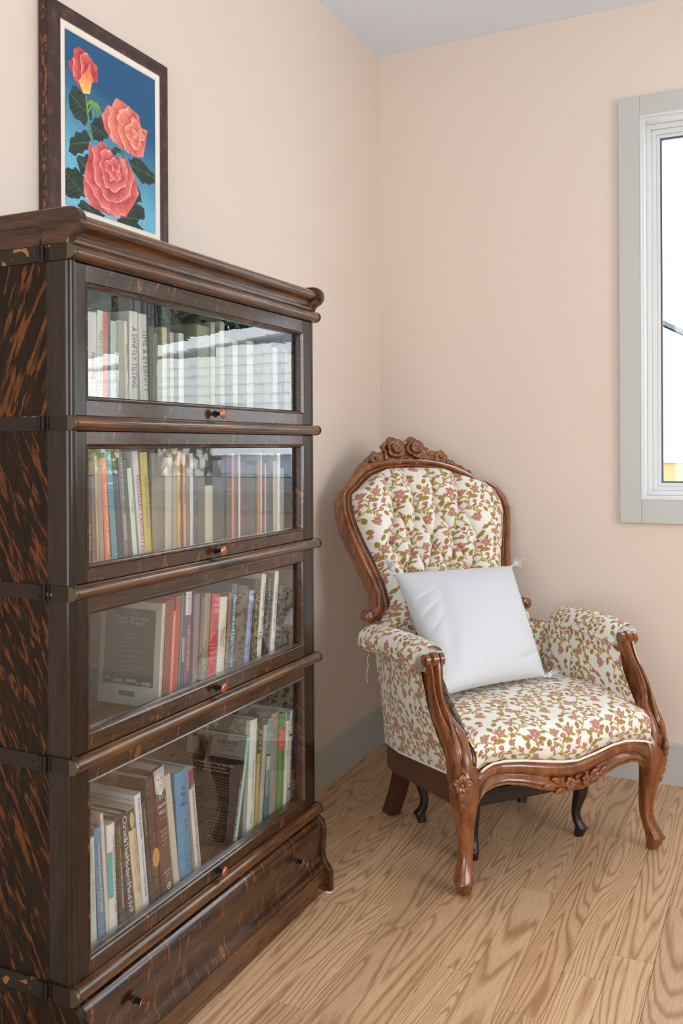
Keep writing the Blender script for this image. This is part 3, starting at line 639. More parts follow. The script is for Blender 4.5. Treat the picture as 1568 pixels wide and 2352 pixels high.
for k, (z0, z1) in enumerate(BANDS):
    zc, r = (z0 + z1) / 2, (z1 - z0) / 2
    P = [(0.27, z0 + 0.001)] + [(0.3235 + (0.0165) * math.sin(a) ** 0.9, zc - r * math.cos(a)) for a in np.linspace(0.0, math.pi, 13)] + [(0.27, z1 - 0.001)]
    G().prism(P, YL + 0.004, YR - 0.004, 'y').out('half_round_rail', M_oakrail, bc, smooth=True, off=BO, sharp=50)
    for s_, yy in ((-1, YL), (1, YR)):
        o1, o2 = (yy - 0.0035, yy + 0.001) if s_ < 0 else (yy - 0.001, yy + 0.0035)
        P = [(XB, z0 - 0.0005), (0.322, z0 - 0.0005), (0.322, z1 + 0.0005), (XB, z1 + 0.0005)]
        mb = G().prism(P, o1, o2, 'y').out('metal_band', M_band, bc, off=BO)
        # rounded end cap wrapping the rail end
        n = 13; R = []
        for yq, sc_ in (((yy - 0.0045 * -s_ * -1 if False else yy + s_ * 0.0045), 0.93), (yy + s_ * 0.003, 1.02), (yy - s_ * 0.002, 1.04)):
            R.append([(0.3225, yq, zc - r * 1.03)] + [(0.3242 + 0.0168 * sc_ * max(0, math.sin(a)) ** 0.9, yq, zc - (r * 1.03) * math.cos(a)) for a in np.linspace(0, math.pi, n)] + [(0.3225, yq, zc + r * 1.03)])
        G().rings(R).out('end_cap', M_brass, mb, smooth=True, sharp=40)
        G().lathe([(0, 0.0022), (0.0012, 0.002), (0.0016, 0.0008)], (0.3405, yy - s_ * 0.0025, zc), 'x', 10).out('screw', M_iron, mb)
        yo = yy + s_ * 0.0035
        q = G(); q.box((0.247, min(yo, yo + s_ * 0.003), z0 + 0.0005), (0.262, max(yo, yo + s_ * 0.003), z1 - 0.0005), 0.0008); q.box((0.265, min(yo, yo + s_ * 0.0045), z0 - 0.0005), (0.272, max(yo, yo + s_ * 0.0045), z1 + 0.0005), 0.0012); q.box((0.276, min(yo, yo + s_ * 0.002), z0), (0.279, max(yo, yo + s_ * 0.002), z1), 0.0005)
        for zz in (zc - 0.0065, zc + 0.0065): q.lathe([(0.0, 0.0022), (s_ * 0.0012, 0.0018)], (0.2545, yo + s_ * 0.003, zz), 'y', 10)
        q.lathe([(0.0, 0.0022), (s_ * 0.001, 0.0018)], (0.236, yo, zc), 'y', 10)
        q.out('clip', M_iron, mb, smooth=True, sharp=35)
# cornice
P = [(XB, 1.540), (0.318, 1.540), (0.3215, 1.544), (0.3235, 1.549), (0.3215, 1.553), (0.3190, 1.556), (0.3200, 1.561), (0.3240, 1.566), (0.3300, 1.570), (0.3370, 1.573), (0.3410, 1.578), (0.3415, 1.584), (0.3385, 1.590), (0.3320, 1.5945), (0.3240, 1.5965), (0.30, 1.5965), (XB, 1.5965)]
cn = G().prism(P, YL + 0.012, YR - 0.012, 'y').out('cornice', M_oakrail, bc, smooth=True, off=BO, sharp=50)
B = [(XB, 1.540), (0.3235, 1.540), (0.3255, 1.547), (0.3320, 1.554), (0.3430, 1.560), (0.3500, 1.568), (0.3525, 1.577), (0.3510, 1.588), (0.3460, 1.597), (0.3370, 1.603), (0.3250, 1.6055), (0.30, 1.606), (XB, 1.606)]
for s_, yy in ((-1, YL), (1, YR)):
    ya, yb = (yy - 0.004, yy + 0.016) if s_ < 0 else (yy - 0.016, yy + 0.004)
    # scrolled end board with eased edges
    C0 = np.array(B); cc = np.array([0.2, 1.572])
    def ins(e): return [tuple(p + (cc - p) * np.array([e / max(abs(cc - p)[0], .05), e / max(abs(cc - p)[1], .02)]) * 0.6) for p in C0]
    R = [[(p[0], yq, p[1]) for p in ins(e)] for yq, e in ((ya, 0.004), (ya + 0.0025, 0.0), (yb - 0.0025, 0.0), (yb, 0.004))]
    eb = G().rings(R).out('cornice_end', M_oakend, cn, smooth=True, sharp=40)
    yo = yy + s_ * 0.004
    pts = [(XB, yo, 1.577), (0.245, yo, 1.577), (0.258, yo, 1.573), (0.262, yo, 1.562), (0.262, yo, 1.542)]
    G().tube(pts, 0.0022, 6).out('cornice_groove_bead', M_oakpost, cn, smooth=True)
# base with bow-front drawer
S = [(XB, 0.004), (0.371, 0.004), (0.3715, 0.045), (0.3700, 0.057), (0.3640, 0.066), (0.3560, 0.076), (0.3500, 0.088), (0.3475, 0.102), (0.3490, 0.120), (0.3510, 0.140), (0.3515, 0.158), (0.3500, 0.174), (0.3450, 0.186), (0.3370, 0.194), (0.3300, 0.199), (XB, 0.199)]
for s_, yy in ((-1, YL), (1, YR)):
    ya, yb = (yy - 0.004, yy + 0.014) if s_ < 0 else (yy - 0.014, yy + 0.004)
    R = []
    for yq, e in ((ya, 0.0035), (ya + 0.003, 0.0), (yb - 0.003, 0.0), (yb, 0.0035)):
        R.append([(p[0] - (e if p[0] > 0.1 else 0), yq, p[1] - (e * 0.5 if p[1] > 0.19 else 0)) for p in S])
    G().rings(R).out('base_end', M_oakend if s_ > 0 else M_oakside, bc, smooth=True, off=BO, sharp=40)
    G().lathe([(0, 0.010), (0.003, 0.010), (0.005, 0.008)], (0.360, (ya + yb) / 2, 0.0), 'z', 14).out('floor_glide', M_cream, bc, off=BO)
D_ = [(0.28, 0.066), (0.3545, 0.066), (0.3525, 0.074), (0.3460, 0.082), (0.3405, 0.092), (0.3385, 0.106), (0.3400, 0.124), (0.3425, 0.142), (0.3430, 0.158), (0.3415, 0.172), (0.3375, 0.182), (0.3310, 0.190), (0.3230, 0.194), (0.28, 0.194)]
dw = G().prism(D_, YL + 0.0145, YR - 0.0145, 'y').out('drawer', M_oakdoorh, bc, smooth=True, off=BO, sharp=50)
for yy in (-1.985, -1.341):
    G().lathe([(0, 0.008), (0.003, 0.007), (0.004, 0.005), (0.022, 0.0055)], (0.340, yy, 0.134), 'x', 16).out('pull_stem', M_iron, dw, smooth=True, sharp=50)
    G().lathe([(0.0, 0.006), (0.001, 0.0145), (0.003, 0.0165), (0.005, 0.0155), (0.0055, 0.0125), (0.0045, 0.0115), (0.0045, 0.0090), (0.0060, 0.0085), (0.0062, 0.0065), (0.0045, 0.0055), (0.0045, 0.001)], (0.362, yy, 0.134), 'x', 24).out('pull', plain('copper_ringed_pull', lin(112, 78, 64), 0.3, 0.8, 60, 0.05), dw, smooth=True, sharp=35)
G().prism([(0.05, 0.003), (0.350, 0.003), (0.351, 0.052), (0.3545, 0.056), (0.3560, 0.060), (0.3545, 0.0645), (0.05, 0.0645)], YL + 0.0142, YR - 0.0142, 'y').out('base_board', M_oakrail, bc, smooth=True, off=BO, sharp=40)

# ------------------------------------------------------------------ books
TXT = {}
def text_mesh(s):
    if s not in TXT:
        cu = bpy.data.curves.new('lettering', 'FONT'); cu.body = s; cu.size = 1; cu.resolution_u = 2; cu.align_x = 'CENTER'; cu.align_y = 'CENTER'
        o = bpy.data.objects.new('lettering', cu); COL.objects.link(o); dg = bpy.context.evaluated_depsgraph_get()
        me = bpy.data.meshes.new_from_object(o.evaluated_get(dg)); bpy.data.objects.remove(o)
        n = len(me.vertices); a = np.zeros(n * 3); me.vertices.foreach_get('co', a); a = a.reshape(-1, 3)
        F = [tuple(p.vertices) for p in me.polygons]; bpy.data.meshes.remove(me)
        lo, hi = a.min(0), a.max(0); a -= (lo + hi) / 2; TXT[s] = (a, F, (hi - lo)[0], (hi - lo)[1])
    return TXT[s]
def lettering(parent, s, org, right, up, length, height, col, name='title'):
    "flat print laid a hair off a surface"
    a, F, w, h = text_mesh(s); k = min(length / w, height / h * 1.0); kx = length / w if length / w < 2.2 * k else 2.2 * k
    ky = height / h if height / h < 1.9 * k else 1.9 * k
    right, up, org = np.array(right), np.array(up), np.array(org)
    V = org + a[:, :1] * kx * right + a[:, 1:2] * ky * up
    o = mk(name, V, F, M_ink, parent); o.color = lin(*col); return o
def strip(parent, pts, col, name='label_band'):
    o = mk(name, pts, [tuple(range(len(pts)))], M_ink, parent); o.color = lin(*col); return o

def book(x, yb, w, sl, h, zf, depth, col, label, group, texts=(), bands=(), bulge=0.10, hard=True, pages=None, sidecol=None, extra=None):
    th = -math.atan(sl)
    root = bpy.data.objects.new('book', None); root.empty_display_size = 0.02; COL.objects.link(root)
    lift = max(0, -w * math.sin(th)) + 0.0006
    root.location = (x, yb, zf + lift); root.rotation_euler = (th, 0, 0); root['label'] = label; root['category'] = 'book'; root['group'] = group
    H_ = (h / math.cos(th)) - lift; b = bulge * w; n = 7
    ct = 0.0022 if hard else 0.0007
    ct = min(ct, w * 0.2)
    arc = [(-b + b * math.sin(math.pi * i / (n - 1)) * 1.0 if n > 1 else 0, w * i / (n - 1)) for i in range(n)]
    outer = [(-depth, 0)] + [(0.0 if False else a_, y_) for a_, y_ in arc] + [(-depth, w)]
    inner = [(-depth, w - ct), (-b - ct, w - ct), (-b - ct, ct), (-depth, ct)]
    P = outer + inner
    g_ = G(); n2 = len(P); V = [(p[0], p[1], z) for z in (0, H_) for p in P]
    F = [(i, (i + 1) % n2, n2 + (i + 1) % n2, n2 + i) for i in range(n2)]
    # caps as strips of the U
    m = len(outer)
    for z in (0, n2):
        F.append(tuple(z + i for i in range(n2)) if z else tuple(range(n2))[::-1])
    cv = mk('cover', V, F, M_book, root); cv.color = lin(*col)
    ins = 0.003 if hard else 0.0002
    pg = G().box((-depth + ins, ct + 0.0001, ins), (-b - ct - 0.0002, w - ct - 0.0001, H_ - ins)).out('page_block', pages or M_page, root)
    E_ = 0.00025
    def spine(z0, z1, y0, y1, c_, name='label_band'):
        ys = np.linspace(y0, y1, 6); A = [(-b + b * math.sin(math.pi * y_ / w) + E_, y_) for y_ in ys]
        V_ = [(a_, y_, z0) for a_, y_ in A] + [(a_, y_, z1) for a_, y_ in A]
        o = mk(name, V_, [(i, i + 1, 7 + i, 6 + i) for i in range(5)], M_ink, root); o.color = lin(*c_)
    zs = lambda q: q if q in (0, 1) else 0.085 + 0.915 * q
    for bd in bands:
        z0, z1, c_ = bd[:3]; z0, z1 = zs(z0), zs(z1); y0, y1 = (bd[3], bd[4]) if len(bd) > 3 else (0, 1)
        spine(z0 * H_, z1 * H_, y0 * w, y1 * w, c_)
    for t in texts:
        s, zc, ln, c_ = t[:4]; zc = zs(zc); mode = t[4] if len(t) > 4 else 'v'; yc = t[5] if len(t) > 5 else 0.5; hh = t[6] if len(t) > 6 else 0.42
        xs = -b + b * math.sin(math.pi * yc) + E_ * 2
        if mode == 'v': lettering(root, s, (xs, yc * w, zc * H_), (0, 0, -1), (0, 1, 0), ln * H_ * .93, hh * w, c_)
        else: lettering(root, s, (xs, yc * w, zc * H_), (0, 1, 0), (0, 0, 1), ln * w, hh * w, c_)
    if sidecol:
        for sd in sidecol:   # panels on the near cover (x from spine backwards, z) in fractions
            x0, x1, z0, z1, c_ = sd
            strip(root, [(-depth * x1, -E_, z0 * H_), (-depth * x0, -E_, z0 * H_), (-depth * x0, -E_, z1 * H_), (-depth * x1, -E_, z1 * H_)], c_, 'cover_panel')
    if extra: extra(root, depth, w, H_, b)
    return root

def side_text(root, s, xf, zf_, wd_, hh, col, depth, H_, name='title'):
    "lettering on the near cover; x runs towards the spine"
    return lettering(root, s, (-depth * xf, -0.0006, zf_ * H_), (1, 0, 0), (0, 0, 1), wd_ * depth, hh * H_, col, name)
def oval(spec):
    yc, zc, ry, rz, c_ = spec
    def f(root, depth, w, H_, b):
        P = [(-b + b * math.sin(math.pi * yc) + 0.0006, yc * w + ry * w * math.cos(a), zc * H_ + rz * H_ * math.sin(a)) for a in np.linspace(0, 2 * math.pi, 20, endpoint=False)]
        strip(root, P, c_, 'spine_picture')
    return f
def bird(spec):
    yc, zc = spec
    def f(root, depth, w, H_, b):
        x = -b + b * math.sin(math.pi * yc) + 0.0005
        def el(cy, cz, ry, rz, c_, k, n): strip(root, [(x + k, cy + ry * math.cos(a), cz + rz * math.sin(a)) for a in np.linspace(0, 2 * math.pi, 18, endpoint=False)], c_, n)
        el(yc * w, zc * H_, 0.0034, 0.0052, (196, 92, 70), 0, 'emblem'); el(yc * w, zc * H_, 0.0018, 0.0036, (236, 232, 228), 0.0002, 'emblem'); el(yc * w + .0004, zc * H_, 0.0009, 0.0026, (50, 46, 46), 0.0004, 'emblem')
    return f
def vpicture(root, x, y0, y1, z0, z1, fn, nu, nv, name, plane='spine'):
    U, V = np.meshgrid(np.linspace(0, 1, nu), np.linspace(0, 1, nv)); img = fn(U, V)
    if plane == 'spine': Vt = np.stack([np.full_like(U, x), y0 + (y1 - y0) * U, z0 + (z1 - z0) * V], -1)
    else: Vt = np.stack([y0 + (y1 - y0) * U, np.full_like(U, x), z0 + (z1 - z0) * V], -1)
    i = np.arange(nu * nv).reshape(nv, nu); F = np.stack([i[:-1, :-1], i[:-1, 1:], i[1:, 1:], i[1:, :-1]], -1).reshape(-1, 4)
    o = mk(name, Vt.reshape(-1, 3), F, M_pic, root); ca = o.data.color_attributes.new('Col', 'FLOAT_COLOR', 'POINT')
    ca.data.foreach_set('color', np.concatenate([img, np.ones((nv, nu, 1))], -1).astype(np.float32).ravel()); return o
def portrait(U, V):
    "grey tone likeness of a clean-shaven older man in collar and coat"
    g_ = np.full(U.shape, 0.62); e = lambda cx, cy, rx, ry: ((U - cx) / rx) ** 2 + ((V - cy) / ry) ** 2
    g_ = np.where(e(.5, .60, .36, .36) < 1, .74 - .25 * (U - .5), g_); g_ = np.where(e(.5, .93, .42, .14) < 1, .50 + 0.2 * vnoise(U, V, 20, 4), g_)
    g_ = np.where(e(.36, .66, .09, .025) < 1, .28, g_); g_ = np.where(e(.66, .66, .09, .025) < 1, .28, g_)
    g_ = np.where(e(.53, .54, .045, .09) < 1, .86, g_); g_ = np.where(e(.55, .47, .10, .016) < 1, .42, g_); g_ = np.where(e(.53, .39, .15, .014) < 1, .30, g_)
    g_ = np.where((V < .24) & (np.abs(U - .5) < .5), .86, g_); g_ = np.where((V < .16 + .12 * np.abs(U - .5) * 2) & (np.abs(U - .5) > .12), .22, g_); g_ = np.where((V < .15) & (np.abs(U - .5) < .07), .15, g_)
    return (g_[..., None] ** 1.6) * np.array([1, 1, 1.02])
def x_small(root, depth, w, H_, b):
    rect = lambda x0, x1, z0, z1, c_: strip(root, [(-depth * x1, -.0003, z0 * H_), (-depth * x0, -.0003, z0 * H_), (-depth * x0, -.0003, z1 * H_), (-depth * x1, -.0003, z1 * H_)], c_, 'cover_panel')
    rect(.10, .92, .19, .93, (60, 78, 66))
    C1, C2 = (196, 200, 192), (150, 162, 150)
    side_text(root, 'PRAISE FOR', .50, .885, .26, .018, C2, depth, H_); side_text(root, 'SMALL THINGS', .50, .835, .58, .032, C1, depth, H_); side_text(root, 'LIKE THESE', .50, .79, .48, .032, C1, depth, H_)
    for i, (t, ww) in enumerate([('"A story you will want to read again', .52), ('and again."', .32), ('"Exquisite."', .38), ('"A sparse, breathtakingly perfect', .48), ('gem of a novel."', .32), ('"A deeply moving tale."', .52), ('"Powerful."', .36), ('"Stunning. Just stunning."', .42), ('"A classic ... Get two copies, one to keep,', .60), ('one to give."', .38)]):
        side_text(root, t, .50, [.715, .685, .645, .595, .565, .52, .465, .42, .365, .335][i], ww, .018, C2, depth, H_)
    for x0, x1, z0, z1 in ((.80, .91, .235, .262), (.58, .76, .215, .24), (.36, .56, .222, .25), (.12, .30, .212, .235), (.30, .38, .215, .228), (.15, .28, .192, .204), (.5, .7, .196, .203)):
        s_ = -.02; strip(root, [(-depth * x1, -.0006, z0 * H_), (-depth * x0, -.0006, (z0 + .002) * H_), (-depth * (x0 + .03), -.0006, z1 * H_), (-depth * (x1 - .04), -.0006, z1 * H_)], (186, 178, 166), 'printed_roof')
    rect(.36, .66, .065, .165, (212, 206, 196))
    pr_ = random.Random(2); x = .385
    s = G()
    while x < .635:
        wd = pr_.choice([.004, .006, .010]); s.box((-depth * (x + wd), -.0010, .085 * H_), (-depth * x, -.0007, .135 * H_)); x += wd + pr_.choice([.004, .006])
    o = s.out('barcode', M_ink, root); o.color = lin(40, 40, 40)
    lettering(root, 'SMALL THINGS LIKE THESE', (.0004, w * .5, H_ * .62), (0, 0, -1), (0, 1, 0), H_ * .5, w * .34, (90, 92, 90)); lettering(root, 'CLAIRE KEEGAN', (.0004, w * .5, H_ * .22), (0, 0, -1), (0, 1, 0), H_ * .22, w * .3, (110, 110, 106))
def x_zig(root, depth, w, H_, b):
    P = []; n = 44
    for i in range(n + 1): P.append((0.0005, w * (.5 + (.10 if i % 2 else -.10)), H_ * (.04 + .92 * i / n)))
    s = G()
    for a, c_ in zip(P[:-1], P[1:]): s.add([(a[0], a[1] - .0005, a[2]), (a[0], a[1] + .0005, a[2]), (c_[0], c_[1] + .0005, c_[2]), (c_[0], c_[1] - .0005, c_[2])], [(0, 1, 2, 3)])
    o = s.out('zigzag_line', M_ink, root, fix=False); o.color = lin(140, 60, 56)
def x_gilt(root, depth, w, H_, b):
    rr = random.Random(5); s = G()
    for i in range(120):
        z = rr.uniform(.03, .52 if i < 80 else .95) * H_; y = rr.uniform(.12, .88) * w; a = rr.uniform(-1.2, 1.2) + H90; l = rr.uniform(.003, .009); t = l * .25
        c_, s_ = math.cos(a), math.sin(a); s.add([(.0005, y - c_ * l, z - s_ * l), (.0005, y + s_ * t, z - c_ * t), (.0005, y + c_ * l, z + s_ * l), (.0005, y - s_ * t, z + c_ * t)], [(0, 1, 2, 3)])
    o = s.out('gilt_ornament', M_ink, root, fix=False, kind='stuff'); o.color = lin(190, 160, 96)
    for t, z in (('THE', .80), ('FAERY', .75), ('ROMANCE', .70)): lettering(root, t, (.0006, w * .5, z * H_), (0, 1, 0), (0, 0, 1), w * .7, w * .28, (196, 168, 104))
def x_nation(root, depth, w, H_, b):
    e = .0006
    vpicture(root, e, .04 * w, .98 * w, .76 * H_, .995 * H_, portrait, 40, 60, 'spine_portrait')
    for t, z, l, c_ in (('Nation', .715, .72, (236, 230, 226)), ('Maker', .665, .66, (236, 230, 226)), ('SIR JOHN A', .52, .62, (200, 186, 180)), ('MACDONALD', .49, .7, (200, 186, 180)), ('His Life,', .45, .5, (200, 186, 180)), ('Our Times', .42, .5, (200, 186, 180)), ('RICHARD', .205, .62, (226, 220, 214)), ('GWYN', .17, .44, (226, 220, 214))):
        lettering(root, t, (e, w * .52, z * H_), (0, 1, 0), (0, 0, 1), w * l, w * (.24 if 'a' in t[:2] else .16), c_)
    for z in (.61, .135): strip(root, [(e, .25 * w, z * H_), (e, .8 * w, z * H_), (e, .8 * w, (z + .003) * H_), (e, .25 * w, (z + .003) * H_)], (206, 160, 80))
    el = lambda ry, rz, c_, k: strip(root, [(e + k, .55 * w + ry * w * math.cos(a), .085 * H_ + rz * w * math.sin(a)) for a in np.linspace(0, 2 * math.pi, 20, endpoint=False)], c_, 'emblem')
    el(.20, .22, (226, 226, 224), 0); el(.14, .16, (60, 70, 72), .0002); el(.07, .12, (226, 226, 224), .0004)
def x_spiral(root, depth, w, H_, b):
    n = 30
    for i in range(n):
        z = H_ * (.03 + .94 * i / (n - 1)); P = [(-.009 + .0105 * math.cos(a), w * .62 + w * .48 * math.sin(a), z + .0012 * math.sin(a * .5)) for a in np.linspace(-2.0, 2.6, 12)]
        o = G().tube(P, .0008, 5).out('wire_ring', M_white, root, smooth=True)
def x_camera(root, depth, w, H_, b):
    C1 = (214, 214, 210)
    side_text(root, 'A CAMERA ON THE BANKS', .50, .915, .76, .030, C1, depth, H_); side_text(root, 'Frederick William Wallace', .50, .875, .50, .022, C1, depth, H_); side_text(root, 'and the Fishermen of Nova Scotia', .50, .838, .60, .022, C1, depth, H_)
    L_ = ['William Wallace, a young Montreal journalist and an amateur', 'sailor, was enthralled by ships. Between 1911 and', 'the age of sixteen sail, he made seven voyages aboard', 'schooners to the banks of Nova Scotia. Taking a camera', 'he photographed the men, the vessels and the work', 'and he was capturing a way of life at the moment of its', 'passing. The dramatic photographs recreate a vanishing', 'world.', 'Only a few of these photographs have ever been', 'seen. The author of articles for magazines, including National', 'Fisherman, Wooden Ships and Iron Men, is still', 'In these books, M. Brook Taylor presents the story of', 'Wallace and his pioneering photojournalism', 'A professor of history at Mount Saint', 'and the Maritime Museum of the Atlantic', 'work to the public for the first time.', 'Wallace left a gift for generations to come:', 'ships and photographs of the classic period', 'of the Atlantic banks. M. Brook Taylor', 'both maritime scholars and', 'those deep-sea fishing was pursued by', 'the author of Down on T Wharf']
    for i, t in enumerate(L_):
        side_text(root, t, .50 + (.0), .775 - i * .0325 - (.02 if i > 7 else 0) - (.02 if i > 10 else 0), .72 if len(t) > 20 else .2, .016, (150, 148, 144), depth, H_, 'blurb')
    lettering(root, 'A CAMERA ON THE BANKS', (.0004, w * .5, H_ * .44), (0, 0, -1), (0, 1, 0), H_ * .66, w * .6, (240, 240, 236))
def x_klee(root, depth, w, H_, b):
    rect = lambda x0, x1, z0, z1, c_, n='cover_panel', k=0: strip(root, [(-depth * x1, -.0003 - k, z0 * H_), (-depth * x0, -.0003 - k, z0 * H_), (-depth * x0, -.0003 - k, z1 * H_), (-depth * x1, -.0003 - k, z1 * H_)], c_, n)
    rect(.02, .99, .01, .99, (160, 154, 142)); rect(.58, .90, .70, .96, (104, 98, 94), 'cover_picture', .0002); rect(.64, .78, .70, .89, (40, 38, 42), 'cover_picture', .0004)
    strip(root, [(-depth * (.71 + .06 * math.cos(a)), -.0009, (.885 + .035 * math.sin(a)) * H_) for a in np.linspace(0, 2 * math.pi, 14, endpoint=False)], (44, 40, 44), 'cover_picture')
    for t, z, l, h_ in (('KLEE WYCK', .92, .34, .034), ('by Emily Carr', .885, .22, .02), ('Second Edition', .85, .24, .018), ('With a reproduction in full colour', .80, .44, .018)): side_text(root, t, .30, z, l, h_, (60, 56, 54), depth, H_)
    for t, z in (('THE BOOK', .90), ('OF SMALL', .85)): lettering(root, t, (.0004, w * .5, z * H_), (0, 1, 0), (0, 0, 1), w * .85, w * .34, (50, 80, 80))
def shelf(xf, zf, group, rows):
    for yb, w, sl, h, col, label, dp, kw in rows: book(xf, yb, w, sl, h, zf, dp, col, label, group, **kw)
shelf(0.290, 1.2425, 'books on the top shelf', [
    (-2.0460, 0.0244, 0.000, 0.192, (228, 228, 222), 'white book at the left end of the top shelf', 0.140, dict(texts=[('MADELEINE',.42,.28,(120,116,108))])),
    (-2.0212, 0.0156, 0.006, 0.198, (222, 222, 214), 'white book with large grey lettering, second from the left on the top shelf', 0.140, dict(texts=[('MARY OLIVER',.62,.34,(140,140,136),'v',.5,.6),('Thirst',.30,.2,(160,160,156))])),
    (-2.0052, 0.0136, 0.006, 0.197, (214, 92, 70), 'vermilion book between white and slate books on the top shelf', 0.130, dict(texts=[('POEMS COLLECTED',.55,.4,(238,200,186))])),
    (-1.9912, 0.0070, 0.006, 0.196, (70, 78, 88), 'thin slate-blue book right of the vermilion book on the top shelf', 0.130, {}),
    (-1.9832, 0.0176, 0.007, 0.183, (196, 214, 204), 'pale mint book left of the olive-taupe book on the top shelf', 0.120, dict(texts=[('THE LOVE',.45,.3,(120,130,124),'v',.7,.5)])),
    (-1.9592, 0.0326, -0.026, 0.186, (168, 164, 146), 'short olive-taupe book with a white spine on the top shelf', 0.130, dict(bands=[(0,1,(222,220,212),.58,1)],texts=[('Walking on Water',.58,.32,(70,68,66),'v',.80,.34),('Addison',.2,.12,(80,76,72),'v',.8,.3)])),
    (-1.9262, 0.0260, 0.006, 0.209, (212, 210, 202), 'tall pale grey book with heavy slanted black lettering on the top shelf', 0.140, dict(texts=[('A SWIFTLY TILTING',.52,.62,(78,80,84),'v',.5,.56)])),
    (-1.8899, 0.0260, -0.034, 0.207, (206, 204, 196), 'second pale grey book with heavy black lettering on the top shelf', 0.140, dict(texts=[('TIME & ETERNITY',.50,.66,(86,88,92),'v',.62,.55)])),
    (-1.8608, 0.0102, -0.006, 0.187, (84, 84, 66), 'thin dark olive book just right of the boldly lettered pair on the top shelf', 0.120, {}),
    (-1.8502, 0.0130, 0.007, 0.174, (120, 124, 104), 'thin grey-green book right of the thin dark olive one on the top shelf', 0.120, {}),
    (-1.8362, 0.0150, 0.007, 0.172, (92, 92, 84), 'thin dark grey-green book left of the pale yellow-green one on the top shelf', 0.120, {}),
    (-1.8190, 0.0150, 0.000, 0.189, (190, 190, 140), 'pale yellow-green book near the left third of the top shelf', 0.130, {}),
    (-1.8030, 0.0096, 0.000, 0.167, (74, 78, 70), 'thin blackish green book right of the pale yellow-green one on the top shelf', 0.120, {}),
    (-1.7930, 0.0130, 0.000, 0.181, (186, 178, 168), 'thin beige book standing right of the blackish green one on the top shelf', 0.120, {}),
    (-1.7790, 0.0160, 0.000, 0.164, (86, 88, 82), 'charcoal book between two thin pale books on the top shelf', 0.120, {}),
    (-1.7610, 0.0180, 0.000, 0.183, (206, 204, 194), 'thin cream-white book left of the wide dark gap-like books on the top shelf', 0.130, {}),
    (-1.7422, 0.0210, 0.008, 0.161, (88, 86, 80), 'short dark brown-grey book, first of two low dark ones on the top shelf', 0.120, {}),
    (-1.7202, 0.0290, 0.008, 0.156, (76, 80, 78), 'short dark slate-green book, second of two low dark ones on the top shelf', 0.120, {}),
    (-1.6892, 0.0490, 0.006, 0.209, (142, 144, 120), 'wide olive-grey book in the middle of the top shelf', 0.140, {}),
    (-1.6380, 0.0170, 0.000, 0.221, (170, 172, 158), 'pale grey-green book right of the wide olive-grey one on the top shelf', 0.140, {}),
    (-1.6192, 0.0150, 0.006, 0.189, (120, 118, 106), 'brown-grey book near the middle of the top shelf', 0.130, {}),
    (-1.6010, 0.0190, 0.000, 0.227, (176, 178, 166), 'tall light grey book, tallest in the middle of the top shelf', 0.140, {}),
    (-1.5782, 0.0280, 0.006, 0.193, (96, 100, 96), 'dark green-grey book right of the tallest light grey one on the top shelf', 0.130, {}),
    (-1.5470, 0.0230, 0.000, 0.188, (190, 188, 180), 'light stone-grey book right of centre on the top shelf', 0.130, {}),
    (-1.5200, 0.0330, 0.000, 0.183, (110, 106, 98), 'umber-grey book right of centre on the top shelf', 0.130, {}),
    (-1.4832, 0.0310, 0.006, 0.195, (186, 184, 178), 'wide pale grey book above the top door knob on the top shelf', 0.130, {}),
    (-1.4484, 0.0400, 0.013, 0.187, (104, 104, 104), 'wide mid grey book right of the top door knob on the top shelf', 0.130, {}),
    (-1.4042, 0.0410, 0.006, 0.199, (128, 124, 116), 'wide warm grey book in the right part of the top shelf', 0.130, {}),
    (-1.3580, 0.0240, 0.000, 0.191, (182, 180, 174), 'pale dove-grey book left of the navy one on the top shelf', 0.130, {}),
    (-1.3334, 0.0330, 0.012, 0.200, (44, 50, 66), 'navy book with tiny pale lettering near the right end of the top shelf', 0.130, dict(texts=[('SAYERS',.78,.2,(150,156,166),'v',.5,.4)])),
    (-1.2984, 0.0220, 0.013, 0.191, (140, 142, 142), 'thin ash-grey book second from the right end of the top shelf', 0.120, {}),
    (-1.2742, 0.0300, 0.007, 0.181, (152, 148, 140), 'taupe book at the right end of the top shelf', 0.120, dict(texts=[('GAUDY NIGHT',.55,.4,(90,90,88),'v')])),
])
